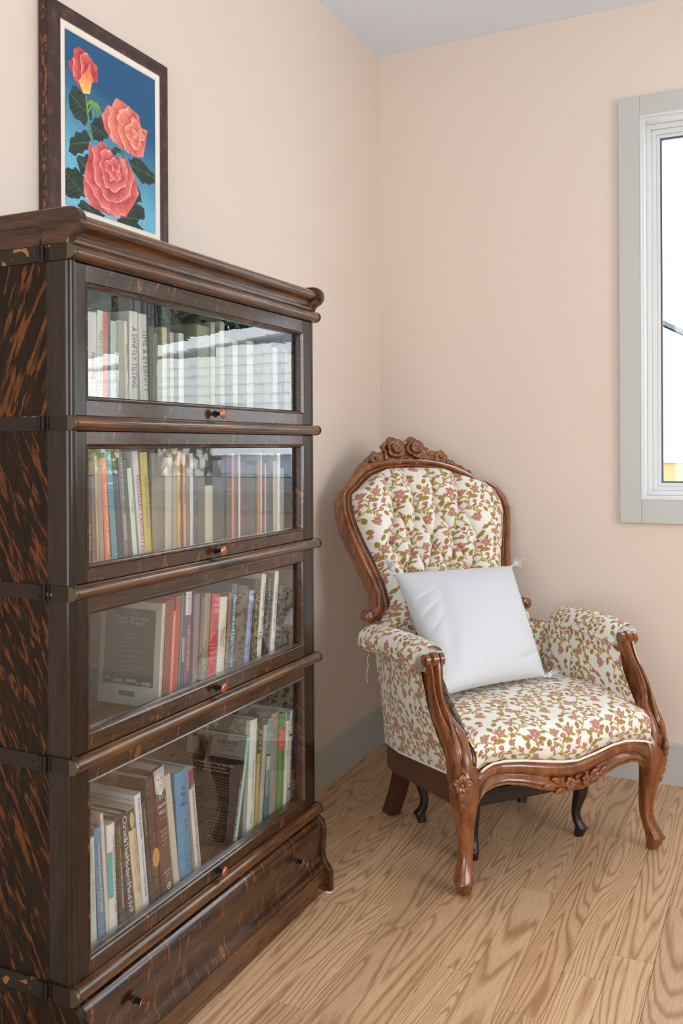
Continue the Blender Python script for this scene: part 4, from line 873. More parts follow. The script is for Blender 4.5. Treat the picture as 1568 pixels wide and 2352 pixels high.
shelf(0.290, 0.9415, 'books on the second shelf', [
    (-2.0480, 0.0067, 0.000, 0.213, (44, 52, 66), 'dark navy book at the left end of the second shelf', 0.140, dict(texts=[('THE MOLE',.28,.4,(220,222,224),'v',.4,.5)])),
    (-2.0367, 0.0090, -0.019, 0.221, (128, 94, 78), 'reddish-brown book second from the left on the second shelf', 0.140, {}),
    (-2.0241, 0.0060, -0.034, 0.224, (206, 176, 120), 'thin tan book left of the grey-mauve one on the second shelf', 0.140, dict(texts=[('REED & BLUE',.52,.16,(70,54,40)),('COSTENBEL',.14,.2,(110,88,60))])),
    (-2.0150, 0.0120, -0.046, 0.217, (166, 148, 138), 'grey-mauve book left of the orange one on the second shelf', 0.140, {}),
    (-1.9984, 0.0142, -0.066, 0.219, (244, 124, 78), 'bright orange omnibus with white lettering on the second shelf', 0.140, dict(texts=[('THE FIRST RUMPOLE OMNIBUS',.42,.68,(250,236,226),'v',.5,.42)])),
    (-1.9782, 0.0166, -0.091, 0.231, (78, 150, 166), 'teal-blue book right of the orange one on the second shelf', 0.140, dict(texts=[('CORNISH',.06,.7,(220,230,230),'h',.5,.2)],bands=[(.70,.72,(190,206,206))])),
    (-1.9583, 0.0140, -0.104, 0.228, (60, 66, 78), 'dark navy-grey book right of the teal one on the second shelf', 0.140, {}),
    (-1.9426, 0.0130, -0.093, 0.231, (122, 122, 124), 'grey book lettered with a short white name low on its spine on the second shelf', 0.140, dict(texts=[('ERICKSON',.30,.22,(236,236,234),'v',.5,.62),('MISTRESS',.75,.4,(200,200,196),'v',.5,.5)])),
    (-1.9285, 0.0108, -0.095, 0.215, (92, 92, 82), 'olive-black book left of the mint one on the second shelf', 0.140, {}),
    (-1.9153, 0.0140, -0.105, 0.198, (210, 228, 210), 'shorter pale mint book in the left part of the second shelf', 0.130, dict(texts=[('The Plague',.58,.17,(90,100,96),'v',.5,.4)])),
    (-1.8941, 0.0166, -0.112, 0.231, (222, 214, 214), 'off-white book with large magenta-red capital lettering on the second shelf', 0.140, dict(texts=[('FAVORITES',.22,.36,(196,62,96),'v',.6,.62),('PERENNIAL',.60,.34,(190,90,130),'v',.55,.55)])),
    (-1.8771, 0.0220, -0.074, 0.229, (206, 188, 88), 'mustard-yellow book near the left of the second shelf', 0.140, dict(texts=[('THE EMPRESS OF THE GRANDMOTHER',.52,.5,(150,132,52),'v',.5,.5)])),
    (-1.8516, 0.0380, -0.015, 0.227, (138, 130, 116), 'wide taupe book with a pictured cover on the second shelf', 0.140, {}),
    (-1.8123, 0.0240, 0.010, 0.218, (196, 190, 176), 'light stone book right of the wide taupe one on the second shelf', 0.140, {}),
    (-1.7861, 0.0157, 0.005, 0.209, (176, 168, 148), 'beige-grey book left of the thin golden one on the second shelf', 0.140, {}),
    (-1.7690, 0.0110, 0.000, 0.232, (232, 184, 84), 'thin golden-yellow book on the second shelf', 0.140, dict(texts=[('ROOKERIES',.58,.2,(90,66,40),'v',.5,.5),('BETJEMAN',.16,.16,(100,76,44),'v',.5,.45)])),
    (-1.7571, 0.0060, 0.005, 0.212, (104, 100, 98), 'thin dark grey book between golden and peach ones on the second shelf', 0.130, {}),
    (-1.7476, 0.0090, -0.010, 0.226, (240, 158, 118), 'thin peach-orange book on the second shelf', 0.130, dict(texts=[('SAHARA',.58,.2,(170,74,44),'v',.5,.6)])),
    (-1.7379, 0.0140, -0.005, 0.208, (138, 122, 112), 'brown-grey book right of the thin peach one on the second shelf', 0.130, {}),
    (-1.7230, 0.0120, 0.000, 0.226, (214, 216, 210), 'white book above and left of the second door knob on the second shelf', 0.140, dict(texts=[('HORSE MEN',.16,.18,(110,112,110),'v',.7,.3)])),
    (-1.7101, 0.0174, 0.005, 0.211, (92, 94, 106), 'slate book with a small pale emblem on the second shelf', 0.130, dict(texts=[('AND OTHER',.58,.7,(180,180,184),'h',.5,.3)],bands=[(.28,.34,(150,120,112),.3,.7)])),
    (-1.6923, 0.0274, 0.010, 0.222, (112, 108, 96), 'moss-grey wide book right of the slate one on the second shelf', 0.130, {}),
    (-1.6630, 0.0310, 0.000, 0.153, (206, 196, 172), 'short cream book above the second door knob on the second shelf', 0.130, {}),
    (-1.6303, 0.0506, 0.011, 0.210, (88, 88, 86), 'wide charcoal book right of the short cream one on the second shelf', 0.140, {}),
    (-1.5770, 0.0200, 0.000, 0.217, (96, 94, 90), 'dark book with two pale lettered lines on the second shelf', 0.140, dict(texts=[('LOS',.62,.6,(200,190,160),'h',.5,.3),('LONDON',.56,.8,(200,190,160),'h',.5,.3)])),
    (-1.5563, 0.0110, 0.010, 0.225, (224, 140, 128), 'thin coral-pink book in the right half of the second shelf', 0.130, {}),
    (-1.5442, 0.0160, 0.006, 0.186, (108, 104, 92), 'short drab green book right of the coral one on the second shelf', 0.130, {}),
    (-1.5273, 0.0080, 0.010, 0.221, (222, 220, 212), 'thin ivory book left of the maroon-grey one on the second shelf', 0.130, {}),
    (-1.5171, 0.0280, 0.006, 0.205, (112, 84, 84), 'maroon-grey book in the right half of the second shelf', 0.130, {}),
    (-1.4873, 0.0440, 0.012, 0.196, (96, 98, 96), 'wide dark grey-green book in the right half of the second shelf', 0.130, {}),
    (-1.4411, 0.0154, 0.006, 0.204, (180, 128, 92), 'orange-brown book in the right part of the second shelf', 0.130, {}),
    (-1.4253, 0.0060, 0.010, 0.224, (228, 226, 220), 'very thin white book right of the orange-brown one on the second shelf', 0.130, {}),
    (-1.4183, 0.0120, 0.011, 0.203, (132, 74, 84), 'thin maroon book with pale pink lettering on the second shelf', 0.130, dict(texts=[('DAVIES',.18,.2,(226,170,160),'v',.5,.5)])),
    (-1.4053, 0.0070, 0.011, 0.199, (210, 196, 160), 'very thin cream-yellow book right of the maroon one on the second shelf', 0.130, {}),
    (-1.3952, 0.0337, 0.006, 0.182, (84, 88, 100), 'short slate-blue book near the right end of the second shelf', 0.130, {}),
    (-1.3600, 0.0190, 0.000, 0.203, (196, 186, 170), 'greige book third from the right end of the second shelf', 0.130, {}),
    (-1.3403, 0.0150, 0.010, 0.223, (236, 232, 226), 'white book with dark red capital lettering near the right end of the second shelf', 0.140, dict(texts=[("WINTER'S TALE",.40,.56,(130,40,50),'v',.72,.5)])),
    (-1.3243, 0.0190, 0.013, 0.185, (134, 144, 136), 'grey-green book at the right end of the second shelf', 0.130, {}),
])
shelf(0.288, 0.6380, 'books on the third shelf', [
    (-1.8385, 0.0110, 0.085, 0.217, (206, 198, 188), 'pale book showing a dark green back cover of white blurbs on the third shelf', 0.160, dict(extra=x_small,hard=False)),
    (-1.8224, 0.0220, 0.079, 0.221, (140, 70, 58), 'brick-brown book beside the green-backed one on the third shelf', 0.150, {}),
    (-1.7996, 0.0080, 0.087, 0.224, (238, 132, 104), 'very thin orange book with a black top on the third shelf', 0.150, dict(bands=[(.86,1,(52,44,40))],texts=[('LEWIS  An Experiment in Criticism',.52,.55,(250,240,230),'v',.5,.7)])),
    (-1.7906, 0.0190, 0.087, 0.225, (184, 66, 62), 'crimson book left of the thin teal one on the third shelf', 0.150, {}),
    (-1.7706, 0.0060, 0.086, 0.227, (58, 142, 132), 'very thin teal book on the third shelf', 0.150, {}),
    (-1.7613, 0.0093, 0.073, 0.223, (106, 78, 94), 'plum-grey book with a beige patch left of the purple one on the third shelf', 0.150, dict(bands=[(.30,.56,(170,160,148))])),
    (-1.7480, 0.0210, 0.057, 0.229, (112, 82, 118), 'purple novel with a white top band on the third shelf', 0.150, dict(bands=[(.76,1,(232,232,230))],texts=[('CERTAIN WOMEN',.42,.46,(232,206,120),'v',.5,.4),("L'ENGLE",.87,.2,(70,70,76),'v',.5,.4)])),
    (-1.7162, 0.0200, 0.064, 0.220, (142, 116, 130), 'mauve book right of the purple novel on the third shelf', 0.150, {}),
    (-1.6958, 0.0121, 0.099, 0.209, (112, 112, 106), 'grey book left of the zigzag-patterned one on the third shelf', 0.140, {}),
    (-1.6816, 0.0220, 0.091, 0.216, (158, 148, 134), 'taupe book with a red zigzag line down its spine on the third shelf', 0.150, dict(extra=x_zig)),
    (-1.6573, 0.0312, 0.130, 0.210, (206, 74, 80), 'rose-red book with small printed house drawing on the third shelf', 0.140, dict(texts=[('THE',.93,.55,(244,220,214),'h',.5,.3),('BYWORD',.865,.75,(244,220,214),'h',.5,.3),('CREEK',.80,.7,(244,220,214),'h',.5,.3),('Frank',.68,.6,(120,30,40),'h',.5,.3),('Davis',.62,.6,(120,30,40),'h',.5,.3),('Johnson',.56,.7,(120,30,40),'h',.5,.3)],bands=[(.40,.403,(244,210,204)),(.36,.363,(244,210,204)),(.30,.303,(244,210,204)),(.24,.243,(244,210,204))])),
    (-1.6198, 0.0310, 0.100, 0.198, (228, 228, 214), 'cream book with small dark script, right of the rose-red one on the third shelf', 0.140, dict(texts=[('Rocky Mountain',.48,.26,(80,84,80),'v',.60,.26),('Wild Flowers',.48,.22,(80,84,80),'v',.36,.26)])),
    (-1.5870, 0.0110, 0.114, 0.203, (158, 124, 100), 'thin tan-brown book left of the steel-blue one on the third shelf', 0.140, {}),
    (-1.5752, 0.0220, 0.123, 0.222, (72, 118, 142), 'steel-blue book with large white lettering on the third shelf', 0.140, dict(texts=[('Phantastes and Lilith',.58,.56,(240,242,242),'v',.5,.62),('MAC DONALD',.16,.24,(220,230,232),'v',.5,.42)])),
    (-1.5519, 0.0480, 0.163, 0.214, (104, 92, 80), 'wide worn brown book right of the steel-blue one on the third shelf', 0.150, dict(texts=[('SIR',.88,.4,(140,120,96),'h'),('EDEN',.82,.5,(140,120,96),'h')],pages=None)),
    (-1.5028, 0.0210, 0.162, 0.196, (152, 164, 214), 'periwinkle-blue slim book with pale green top band on the third shelf', 0.140, dict(bands=[(.86,.92,(206,226,196))],texts=[('Romantic Country',.62,.34,(60,64,110),'v',.5,.5),('Alan Collins',.24,.2,(80,84,130),'v',.5,.34)])),
    (-1.4701, 0.0242, 0.124, 0.218, (72, 70, 52), 'dark book with gilded leaf ornament on the third shelf', 0.150, dict(extra=x_gilt)),
    (-1.4455, 0.0220, 0.147, 0.228, (232, 236, 228), 'tall white book with thin black lettering on the third shelf', 0.150, dict(texts=[('the Dust of Death',.72,.34,(60,60,60),'v',.62,.44),('Guinness',.36,.26,(60,60,60),'v',.62,.44),('IVP',.26,.10,(60,60,60),'v',.22,.4)])),
    (-1.4221, 0.0333, 0.183, 0.225, (52, 50, 50), 'wide black book with pale letters on the third shelf', 0.150, dict(texts=[('A LIGHT IN THE DARK',.64,.6,(196,196,188),'v',.30,.24)])),
    (-1.3783, 0.0200, 0.138, 0.227, (236, 236, 230), 'tall slim white guide book in the right part of the third shelf', 0.150, dict(texts=[('The Canadian Rockies Trail Guide',.56,.56,(60,60,60),'v',.5,.36)])),
    (-1.3564, 0.0400, 0.200, 0.187, (74, 74, 72), 'wide charcoal book right of the slim white guide on the third shelf', 0.150, {}),
    (-1.3135, 0.0218, 0.205, 0.168, (66, 64, 62), 'short near-black book second from the right end of the third shelf', 0.140, {}),
    (-1.2779, 0.0230, 0.125, 0.217, (140, 104, 88), 'reddish-brown book at the right end of the third shelf', 0.140, {}),
])
shelf(0.288, 0.2350, 'books on the lowest shelf', [
    (-2.0529, 0.0067, -0.019, 0.218, (232, 214, 200), 'thin cream and orange edge-worn book at the far left of the lowest shelf', 0.140, dict(bands=[(0,1,(230,140,110),.6,.75)])),
    (-2.0426, 0.0158, -0.034, 0.217, (206, 218, 216), 'pale grey-blue paperback second from the left on the lowest shelf', 0.130, dict(texts=[('THE GOLDEN KEY',.46,.32,(110,120,124),'v',.5,.26),('GEORGE MACDONALD',.80,.25,(120,128,132),'v',.4,.2)],hard=False)),
    (-2.0206, 0.0177, -0.060, 0.230, (96, 140, 182), 'mid-blue book with bold white title on the lowest shelf', 0.140, dict(texts=[('The Secret Country of C.S. Lewis',.54,.62,(240,240,236),'v',.5,.46)])),
    (-1.9996, 0.0090, -0.073, 0.253, (216, 208, 194), 'thin tall cream book behind the teal-labelled one on the lowest shelf', 0.150, dict(texts=[('MARTIN',.93,.8,(110,104,96),'h',.5,.4),('Knight',.82,.8,(90,86,80),'h',.5,.4)])),
    (-1.9898, 0.0232, -0.037, 0.223, (232, 230, 226), 'white paperback with a teal rectangle on its spine on the lowest shelf', 0.130, dict(bands=[(.30,.74,(74,180,178),0,.52)],texts=[('TOM BINGHAM',.72,.34,(60,62,66),'v',.76,.30),('THE RULE OF LAW',.34,.40,(90,88,70),'v',.76,.30)],hard=False,extra=bird((.72,.055)))),
    (-1.9576, 0.0150, -0.075, 0.231, (66, 62, 60), 'charcoal book with yellow and white lettering on the lowest shelf', 0.140, dict(texts=[('DOROTHY L. SAYERS',.74,.30,(216,180,50),'v',.6,.36),('IN THE TEETH OF THE EVIDENCE',.34,.42,(230,230,226),'v',.6,.30)])),
    (-1.9366, 0.0203, -0.100, 0.230, (58, 54, 54), 'black book with very large thin white lettering on the lowest shelf', 0.150, dict(texts=[('Christ&TheModernMind IVP',.50,.92,(240,240,238),'v',.5,.62)])),
    (-1.9084, 0.0210, -0.133, 0.229, (228, 206, 172), 'cream book with a small portrait on a black top on the lowest shelf', 0.140, dict(bands=[(.80,1,(56,50,46))],texts=[('THE LETTERS OF DOROTHY L. SAYERS',.46,.60,(120,104,86),'v',.66,.24),('Chosen and Edited by BARBARA REYNOLDS',.42,.5,(150,134,112),'v',.34,.16)],extra=oval((.5,.90,.32,.075,(196,184,140))))),
    (-1.8867, 0.0190, -0.112, 0.252, (222, 226, 236), 'tall white book with black serif-like title on the lowest shelf', 0.150, dict(texts=[('A New Look at History',.78,.36,(60,58,60),'v',.5,.44),('a Collection of Essays by',.42,.26,(100,100,110),'v',.5,.26),('Frank Eyck',.17,.20,(60,60,66),'v',.5,.42)],hard=False,sidecol=[(.05,.95,.955,.96,(150,144,134)),(.05,.95,.915,.92,(150,144,134)),(.05,.95,.875,.88,(150,144,134))])),
    (-1.8616, 0.0090, -0.137, 0.230, (58, 52, 50), 'very thin black book right of the tall white one on the lowest shelf', 0.130, dict(texts=[('THE SCREWTAPE',.80,.28,(200,196,190),'v',.5,.4)])),
    (-1.8517, 0.0225, -0.100, 0.272, (70, 54, 48), 'tall dark brown book with dark red title and gold oval picture on the lowest shelf', 0.160, dict(texts=[("THE QUEEN'S CAESAR",.68,.40,(160,54,44),'v',.5,.40),('WOLF',.16,.16,(150,130,80),'v',.5,.34)],bands=[(.475,.48,(214,110,60)),(.275,.28,(214,110,60))],extra=oval((.6,.375,.5,.075,(206,148,70))))),
    (-1.8207, 0.0360, -0.130, 0.282, (96, 56, 56), 'maroon biography with a man’s portrait at the top of its spine on the lowest shelf', 0.160, dict(extra=x_nation)),
    (-1.7827, 0.0190, -0.136, 0.259, (206, 196, 176), 'beige wire-bound book on the lowest shelf', 0.140, dict(extra=x_spiral,hard=False,bulge=.02)),
    (-1.7589, 0.0440, -0.080, 0.251, (84, 150, 194), 'wide sky-blue hardback with small dark lettering on the lowest shelf', 0.160, dict(texts=[('The',.83,.3,(50,50,60),'h',.52,.2),('Birds',.775,.36,(50,50,60),'h',.54,.2),('of',.73,.14,(50,50,60),'h',.54,.2),('Alberta',.685,.5,(50,50,60),'h',.54,.2),('Salt',.51,.26,(50,50,60),'h',.66,.17),('Wilk',.455,.26,(50,50,60),'h',.66,.17),('Hurtig',.12,.36,(50,50,60),'h',.62,.17),('Press',.08,.34,(50,50,60),'h',.62,.17)])),
    (-1.7020, 0.0210, -0.131, 0.245, (226, 218, 206), 'white book with a purple streaked top on the lowest shelf', 0.160, dict(bands=[(.84,1,(126,60,96)),(.80,.84,(70,34,58))],texts=[('LEWIS',.82,.8,(240,236,230),'h',.5,.4),('God in the dock  Essays on Theology and Ethics',.40,.74,(80,40,60),'v',.5,.5)],hard=False)),
    (-1.5635, 0.0110, 0.262, 0.198, (40, 38, 42), 'large black photography book with white lettering leaning right on the lowest shelf', 0.170, dict(extra=x_camera,hard=False,bulge=.03)),
    (-1.5510, 0.0120, 0.262, 0.248, (176, 214, 204), 'mint-spined book with a grey pictorial jacket leaning right on the lowest shelf', 0.170, dict(extra=x_klee)),
    (-1.4918, 0.0330, 0.077, 0.282, (226, 230, 220), 'tall ivory book with a fine grey spine title on the lowest shelf', 0.180, dict(texts=[('The Journals of Emily Carr',.44,.36,(120,124,120),'v',.5,.30),('Clarke',.08,.10,(120,124,120),'v',.5,.3)],sidecol=[(.08,.99,0,1,(150,150,132))])),
    (-1.4567, 0.0150, 0.084, 0.258, (180, 164, 100), 'thin yellow book with black and white jagged top lettering on the lowest shelf', 0.150, dict(bands=[(.72,1,(70,66,62))],texts=[('The',.94,.8,(240,240,234),'h',.5,.6),('Way of',.885,.85,(240,240,234),'h',.5,.5),('All',.83,.7,(240,240,234),'h',.5,.6),('Sin',.775,.8,(240,240,234),'h',.5,.6),('EMILY',.60,.7,(240,240,220),'h',.5,.3),('CARR',.56,.6,(240,240,220),'h',.5,.3)])),
    (-1.4395, 0.0195, 0.128, 0.253, (186, 178, 162), 'greige book left of the green-grey torn-jacket one on the lowest shelf', 0.150, {}),
    (-1.4118, 0.0192, 0.097, 0.263, (128, 158, 154), 'green-grey book with torn illustrated jacket and dark rule on the lowest shelf', 0.150, dict(bands=[(.64,.98,(138,160,166)),(.62,.64,(60,72,80)),(.48,.62,(190,196,176)),(0,.22,(96,132,132))],texts=[('The',.90,.3,(220,226,226),'h'),('BOOK',.84,.5,(220,226,226),'h'),('SMALL',.72,.5,(90,104,112),'h')])),
    (-1.3866, 0.0395, 0.076, 0.271, (150, 144, 134), 'wide warm-grey book in the right part of the lowest shelf', 0.150, {}),
    (-1.3446, 0.0280, 0.068, 0.259, (98, 148, 80), 'green book with a red label on the lowest shelf', 0.150, dict(bands=[(.62,.84,(232,90,52))],texts=[('Hundreds',.78,.7,(246,200,180),'h',.5,.22),('&',.73,.2,(246,200,180),'h',.5,.22),('Thousands',.67,.7,(246,200,180),'h',.5,.22),('Emily',.57,.5,(50,84,40),'h',.6,.2),('Carr',.53,.4,(50,84,40),'h',.6,.2)])),
    (-1.3145, 0.0180, 0.092, 0.256, (226, 222, 210), 'cream book with a teal-blue top on the lowest shelf', 0.150, dict(bands=[(.90,1,(70,130,152))],texts=[('Pause',.79,.7,(110,130,120),'h',.5,.3),('EMILY',.56,.7,(90,92,90),'h',.5,.28),('CARR',.52,.6,(90,92,90),'h',.5,.28)])),
    (-1.2954, 0.0180, 0.092, 0.255, (214, 208, 192), 'cream book with black banding and upright black title on the lowest shelf', 0.150, dict(bands=[(.71,.74,(50,48,46)),(.12,.15,(50,48,46)),(0,.12,(140,150,140))],texts=[('THE HISTORY',.86,.20,(70,68,64),'v',.4,.4),('EMILY CARR AN UNTRAVELLED',.42,.52,(50,48,46),'v',.5,.46)])),
    (-1.2707, 0.0219, 0.067, 0.258, (48, 62, 90), 'navy-blue book with slanting white letters on the lowest shelf', 0.150, dict(texts=[('ING',.74,.14,(220,226,232),'v',.6,.5),('BRIGHT',.56,.16,(200,206,212),'v',.5,.4),('BRI',.14,.1,(220,226,232),'v',.5,.5)])),
    (-1.2445, 0.0095, 0.050, 0.226, (206, 48, 52), 'slim scarlet book with white lettering near the right end of the lowest shelf', 0.140, dict(texts=[('BRIGHT EVENING STAR',.52,.50,(246,236,230),'v',.5,.7),("L'ENGLE",.12,.16,(246,236,230),'v',.5,.6)])),
    (-1.2333, 0.0100, 0.030, 0.228, (52, 46, 44), 'near-black book at the right end of the lowest shelf', 0.140, {}),
])

# ------------------------------------------------------------------ floral velvet pattern (one repeat, drawn as numbers)
TS = 0.195
def make_tile(n=520):
    yy, xx = np.meshgrid((np.arange(n) + .5) / n, (np.arange(n) + .5) / n, indexing='ij')
    img = np.ones((n, n, 3)) * LV(226, 224, 216); hgt = np.zeros((n, n)); tr_ = random.Random(4)
    mott = vnoise(xx, yy, 64, 5)
    def loc(cx, cy): return (xx - cx + .5) % 1 - .5, (yy - cy + .5) % 1 - .5
    def put(m_, c_, h=1.0, var=.25):
        img[m_] = (c_ * (1 - var + 2 * var * mott[..., None]))[m_] if True else c_; hgt[m_] = h
    VINE, LEAF, LEAF2 = LV(190, 164, 96), LV(164, 136, 62), LV(194, 168, 92)
    def vine(pts, r=.0120):
        Q = resample(smoothp(resample(pts, 60), 4), 90)
        for q in Q:
            dx, dy = loc(q[0] % 1, q[1] % 1); put(dx * dx + dy * dy < r * r, VINE, .7, .15)
        return Q
    def leaf(cx, cy, ang, l=.045, w=.021, c_=LEAF):
        dx, dy = loc(cx % 1, cy % 1); a, b = dx * math.cos(ang) + dy * math.sin(ang), -dx * math.sin(ang) + dy * math.cos(ang)
        wl = w * np.clip(1 - (a / l) ** 2, 0, 1) ** .8 * (1 + .12 * np.sin(a * 220))
        put((np.abs(b) < wl) & (np.abs(a) < l), c_, 1.0); put((np.abs(b) < .0028) & (np.abs(a) < l * .8), LEAF * .75, .8, .1)
    def flower(cx, cy, r=.062, c_=(208, 154, 138), dark=(176, 106, 92), pet=5, ph=0.0):
        dx, dy = loc(cx % 1, cy % 1); rr_ = np.hypot(dx, dy); th = np.arctan2(dy, dx)
        R = r * (.80 + .20 * np.abs(np.cos(th * pet / 2 + ph))) * (1 + .06 * np.sin(th * 17))
        m_ = rr_ < R; sh = np.clip(rr_ / R, 0, 1)[..., None]; line = (np.abs(np.sin(th * pet / 2 + ph)) < .13)[..., None] & (rr_ > r * .2)[..., None]
        col = LV(*dark) * (1 - sh) + LV(*c_) * sh; col = np.where(line, LV(*dark) * .9, col); put(m_, col, 1.0); put(rr_ < r * .18, LV(226, 196, 150), 1.0)
    def bud(cx, cy, r=.030, ph=0.0): flower(cx, cy, r, (202, 140, 124), (168, 96, 84), 3, ph)
    v1 = vine([(.16, 0), (.30, .12), (.26, .26), (.10, .36), (.08, .50), (.24, .62), (.34, .74), (.24, .88), (.16, 1.0)])
    v2 = vine([(.64, 0), (.56, .12), (.66, .24), (.82, .32), (.84, .46), (.70, .56), (.58, .66), (.60, .80), (.70, .90), (.64, 1.0)])
    v3 = vine([(.26, .26), (.38, .30), (.46, .40), (.44, .52)], .0100); v4 = vine([(.84, .46), (.94, .52), (1.02, .60), (1.0, .70)], .0100)
    v5 = vine([(.34, .74), (.44, .78), (.48, .90), (.42, .98)], .0100); v6 = vine([(.56, .12), (.46, .10), (.42, .18)], .0100); v7 = vine([(.82, .32), (.94, .24), (.96, .14)], .0100)
    for Q, st in ((v1, 6), (v2, 6), (v3, 10), (v4, 10), (v5, 10), (v6, 12), (v7, 12)):
        for i in range(4, len(Q) - 4, st):
            t = Q[min(i + 2, len(Q) - 1)] - Q[i - 2]; a = math.atan2(t[1], t[0]); s_ = 1 if (i // st) % 2 else -1; ang = a + s_ * .9
            l = tr_.uniform(.036, .050); leaf(Q[i][0] + math.cos(ang) * l * 1.1, Q[i][1] + math.sin(ang) * l * 1.1, ang, l, l * .42, LEAF if tr_.random() < .6 else LEAF2)
    for cx, cy, a in ((.38, .34, .4), (.30, .40, 1.3), (.88, .70, 2.0), (.98, .80, .9), (.50, .96, 2.6), (.74, .14, 1.9), (.10, .22, 2.4), (.54, .50, .2), (.30, .50, 2.2), (.16, .66, 1.2), (.04, .90, .4), (.80, .94, 2.5), (.22, .10, 2.0), (.62, .44, 1.1), (.94, .48, 2.8)): leaf(cx, cy, a, .060, .036)
    for cx, cy, r, ph in ((.46, .58, .066, .3), (.98, .62, .056, 1.0), (.20, .80, .050, .6), (.76, .60, .044, .2), (.42, .20, .050, 1.4), (.92, .10, .060, .9)): 
        for k_ in range(3):
            aa = ph + k_ * 2.1; leaf(cx + math.cos(aa) * r * 1.05, cy + math.sin(aa) * r * 1.05, aa, .036, .018)
        flower(cx, cy, r * 1.25, ph=ph)
    for cx, cy in ((.08, .44), (.14, .56), (.52, .74), (.66, .36), (.72, .42), (.58, .88), (.80, .86), (.30, .02), (.34, .92), (.02, .30), (.50, .44), (.86, .54), (.20, .34), (.36, .52), (.92, .38), (.12, .94), (.68, .76)): bud(cx, cy, .036 + .008 * tr_.random(), cx * 9)
    k = hgt.copy()
    for ax in (0, 1): k = (np.roll(k, 1, ax) + 2 * k + np.roll(k, -1, ax)) / 4
    return np.concatenate([img, k[..., None]], -1)
TILE = make_tile()
def tile_at(S, T_):
    n = TILE.shape[0]; x = (S / TS * n) % n - .5; y = (T_ / TS * n) % n - .5
    i, j = np.floor(x).astype(int), np.floor(y).astype(int); fx, fy = (x - i)[..., None], (y - j)[..., None]
    a = TILE[j % n, i % n]; b_ = TILE[j % n, (i + 1) % n]; c_ = TILE[(j + 1) % n, i % n]; d = TILE[(j + 1) % n, (i + 1) % n]
    return (a * (1 - fx) + b_ * fx) * (1 - fy) + (c_ * (1 - fx) + d * fx) * fy
def cloth(name, P, S, T_, parent, flip=False, label=None):
    nv, nu = S.shape; i = np.arange(nu * nv).reshape(nv, nu); F = np.stack([i[:-1, :-1], i[:-1, 1:], i[1:, 1:], i[1:, :-1]], -1).reshape(-1, 4)
    if flip: F = F[:, ::-1]
    me = bpy.data.meshes.new(name); me.vertices.add(nu * nv); me.vertices.foreach_set('co', P.reshape(-1).astype(np.float32))
    me.loops.add(F.size); me.loops.foreach_set('vertex_index', F.reshape(-1).astype(np.int32)); me.polygons.add(len(F)); me.polygons.foreach_set('loop_start', np.arange(0, F.size, 4, dtype=np.int32))
    me.polygons.foreach_set('use_smooth', np.ones(len(F), bool)); me.update(calc_edges=True)
    ca = me.color_attributes.new('Col', 'FLOAT_COLOR', 'POINT'); ca.data.foreach_set('color', tile_at(S, T_).astype(np.float32).reshape(-1))
    me.materials.append(M_fab); o = bpy.data.objects.new(name, me); COL.objects.link(o); o.parent = parent
    if label: o['label'] = label
    return o
def catmull(P, n):
    P = np.array(P, float); P = np.vstack([2 * P[0] - P[1], P, 2 * P[-1] - P[-2]]); m = len(P) - 3; out = []
    for t in np.linspace(0, m - 1e-6, n):
        i = int(t); f = t - i; a, b_, c_, d = P[i:i + 4]; out.append(.5 * ((2 * b_) + (-a + c_) * f + (2 * a - 5 * b_ + 4 * c_ - d) * f * f + (-a + 3 * b_ - 3 * c_ + d) * f ** 3))
    return np.array(out)

# ------------------------------------------------------------------ the armchair (local frame: x to its left-right, -y to its front)
CH = (0.903, -0.8175, 0.0); CROT = math.atan2(0.770, 0.637)
ch = empty('armchair', CH, 'carved walnut armchair with buttoned floral velvet upholstery in the room corner', 'armchair', CROT)
BK = 0.46
bo = [[-0.32,0.604,0.629],[-0.288,0.612,0.645],[-0.285,0.62,0.664],[-0.281,0.634,0.693],[-0.289,0.653,0.735],[-0.305,0.674,0.782],[-0.327,0.703,0.845],[-0.341,0.729,0.9],[-0.347,0.754,0.956],[-0.339,0.777,1.004],[-0.324,0.789,1.032],[-0.3,0.798,1.05],[-0.27,0.812,1.08],[-0.237,0.825,1.109],[-0.194,0.832,1.123],[-0.134,0.835,1.131],[-0.064,0.838,1.137],[0.026,0.837,1.136],[0.104,0.831,1.122],[0.152,0.825,1.108],[0.207,0.813,1.083],[0.238,0.8,1.054],[0.286,0.796,1.046],[0.317,0.787,1.025],[0.338,0.77,0.99],[0.344,0.748,0.941],[0.328,0.724,0.89],[0.305,0.694,0.824],[0.288,0.662,0.755],[0.278,0.634,0.69],[0.280,0.62,0.66],[0.285,0.612,0.645],[0.315,0.604,0.629]]
bi = [[-0.235,0.600,0.618],[-0.224,0.612,0.645],[-0.221,0.62,0.663],[-0.227,0.641,0.709],[-0.239,0.662,0.755],[-0.254,0.686,0.806],[-0.273,0.711,0.862],[-0.289,0.739,0.922],[-0.292,0.761,0.97],[-0.285,0.78,1.01],[-0.256,0.788,1.028],[-0.227,0.798,1.05],[-0.191,0.808,1.073],[-0.139,0.817,1.091],[-0.074,0.819,1.096],[-0.005,0.819,1.095],[0.069,0.815,1.087],[0.13,0.807,1.069],[0.199,0.793,1.039],[0.252,0.785,1.023],[0.283,0.775,1.0],[0.294,0.761,0.969],[0.293,0.741,0.926],[0.272,0.713,0.867],[0.245,0.683,0.801],[0.228,0.661,0.753],[0.215,0.641,0.709],[0.211,0.62,0.663],[0.214,0.612,0.645],[0.228,0.600,0.618]]
def backpt(X, z, d=0.0):
    "point on the leaning back plane, pushed forward by d"
    nl = math.hypot(1, BK); return np.stack([X + 0 * z, .60 + BK * (z - .62) - d / nl, z + d * BK / nl], -1)
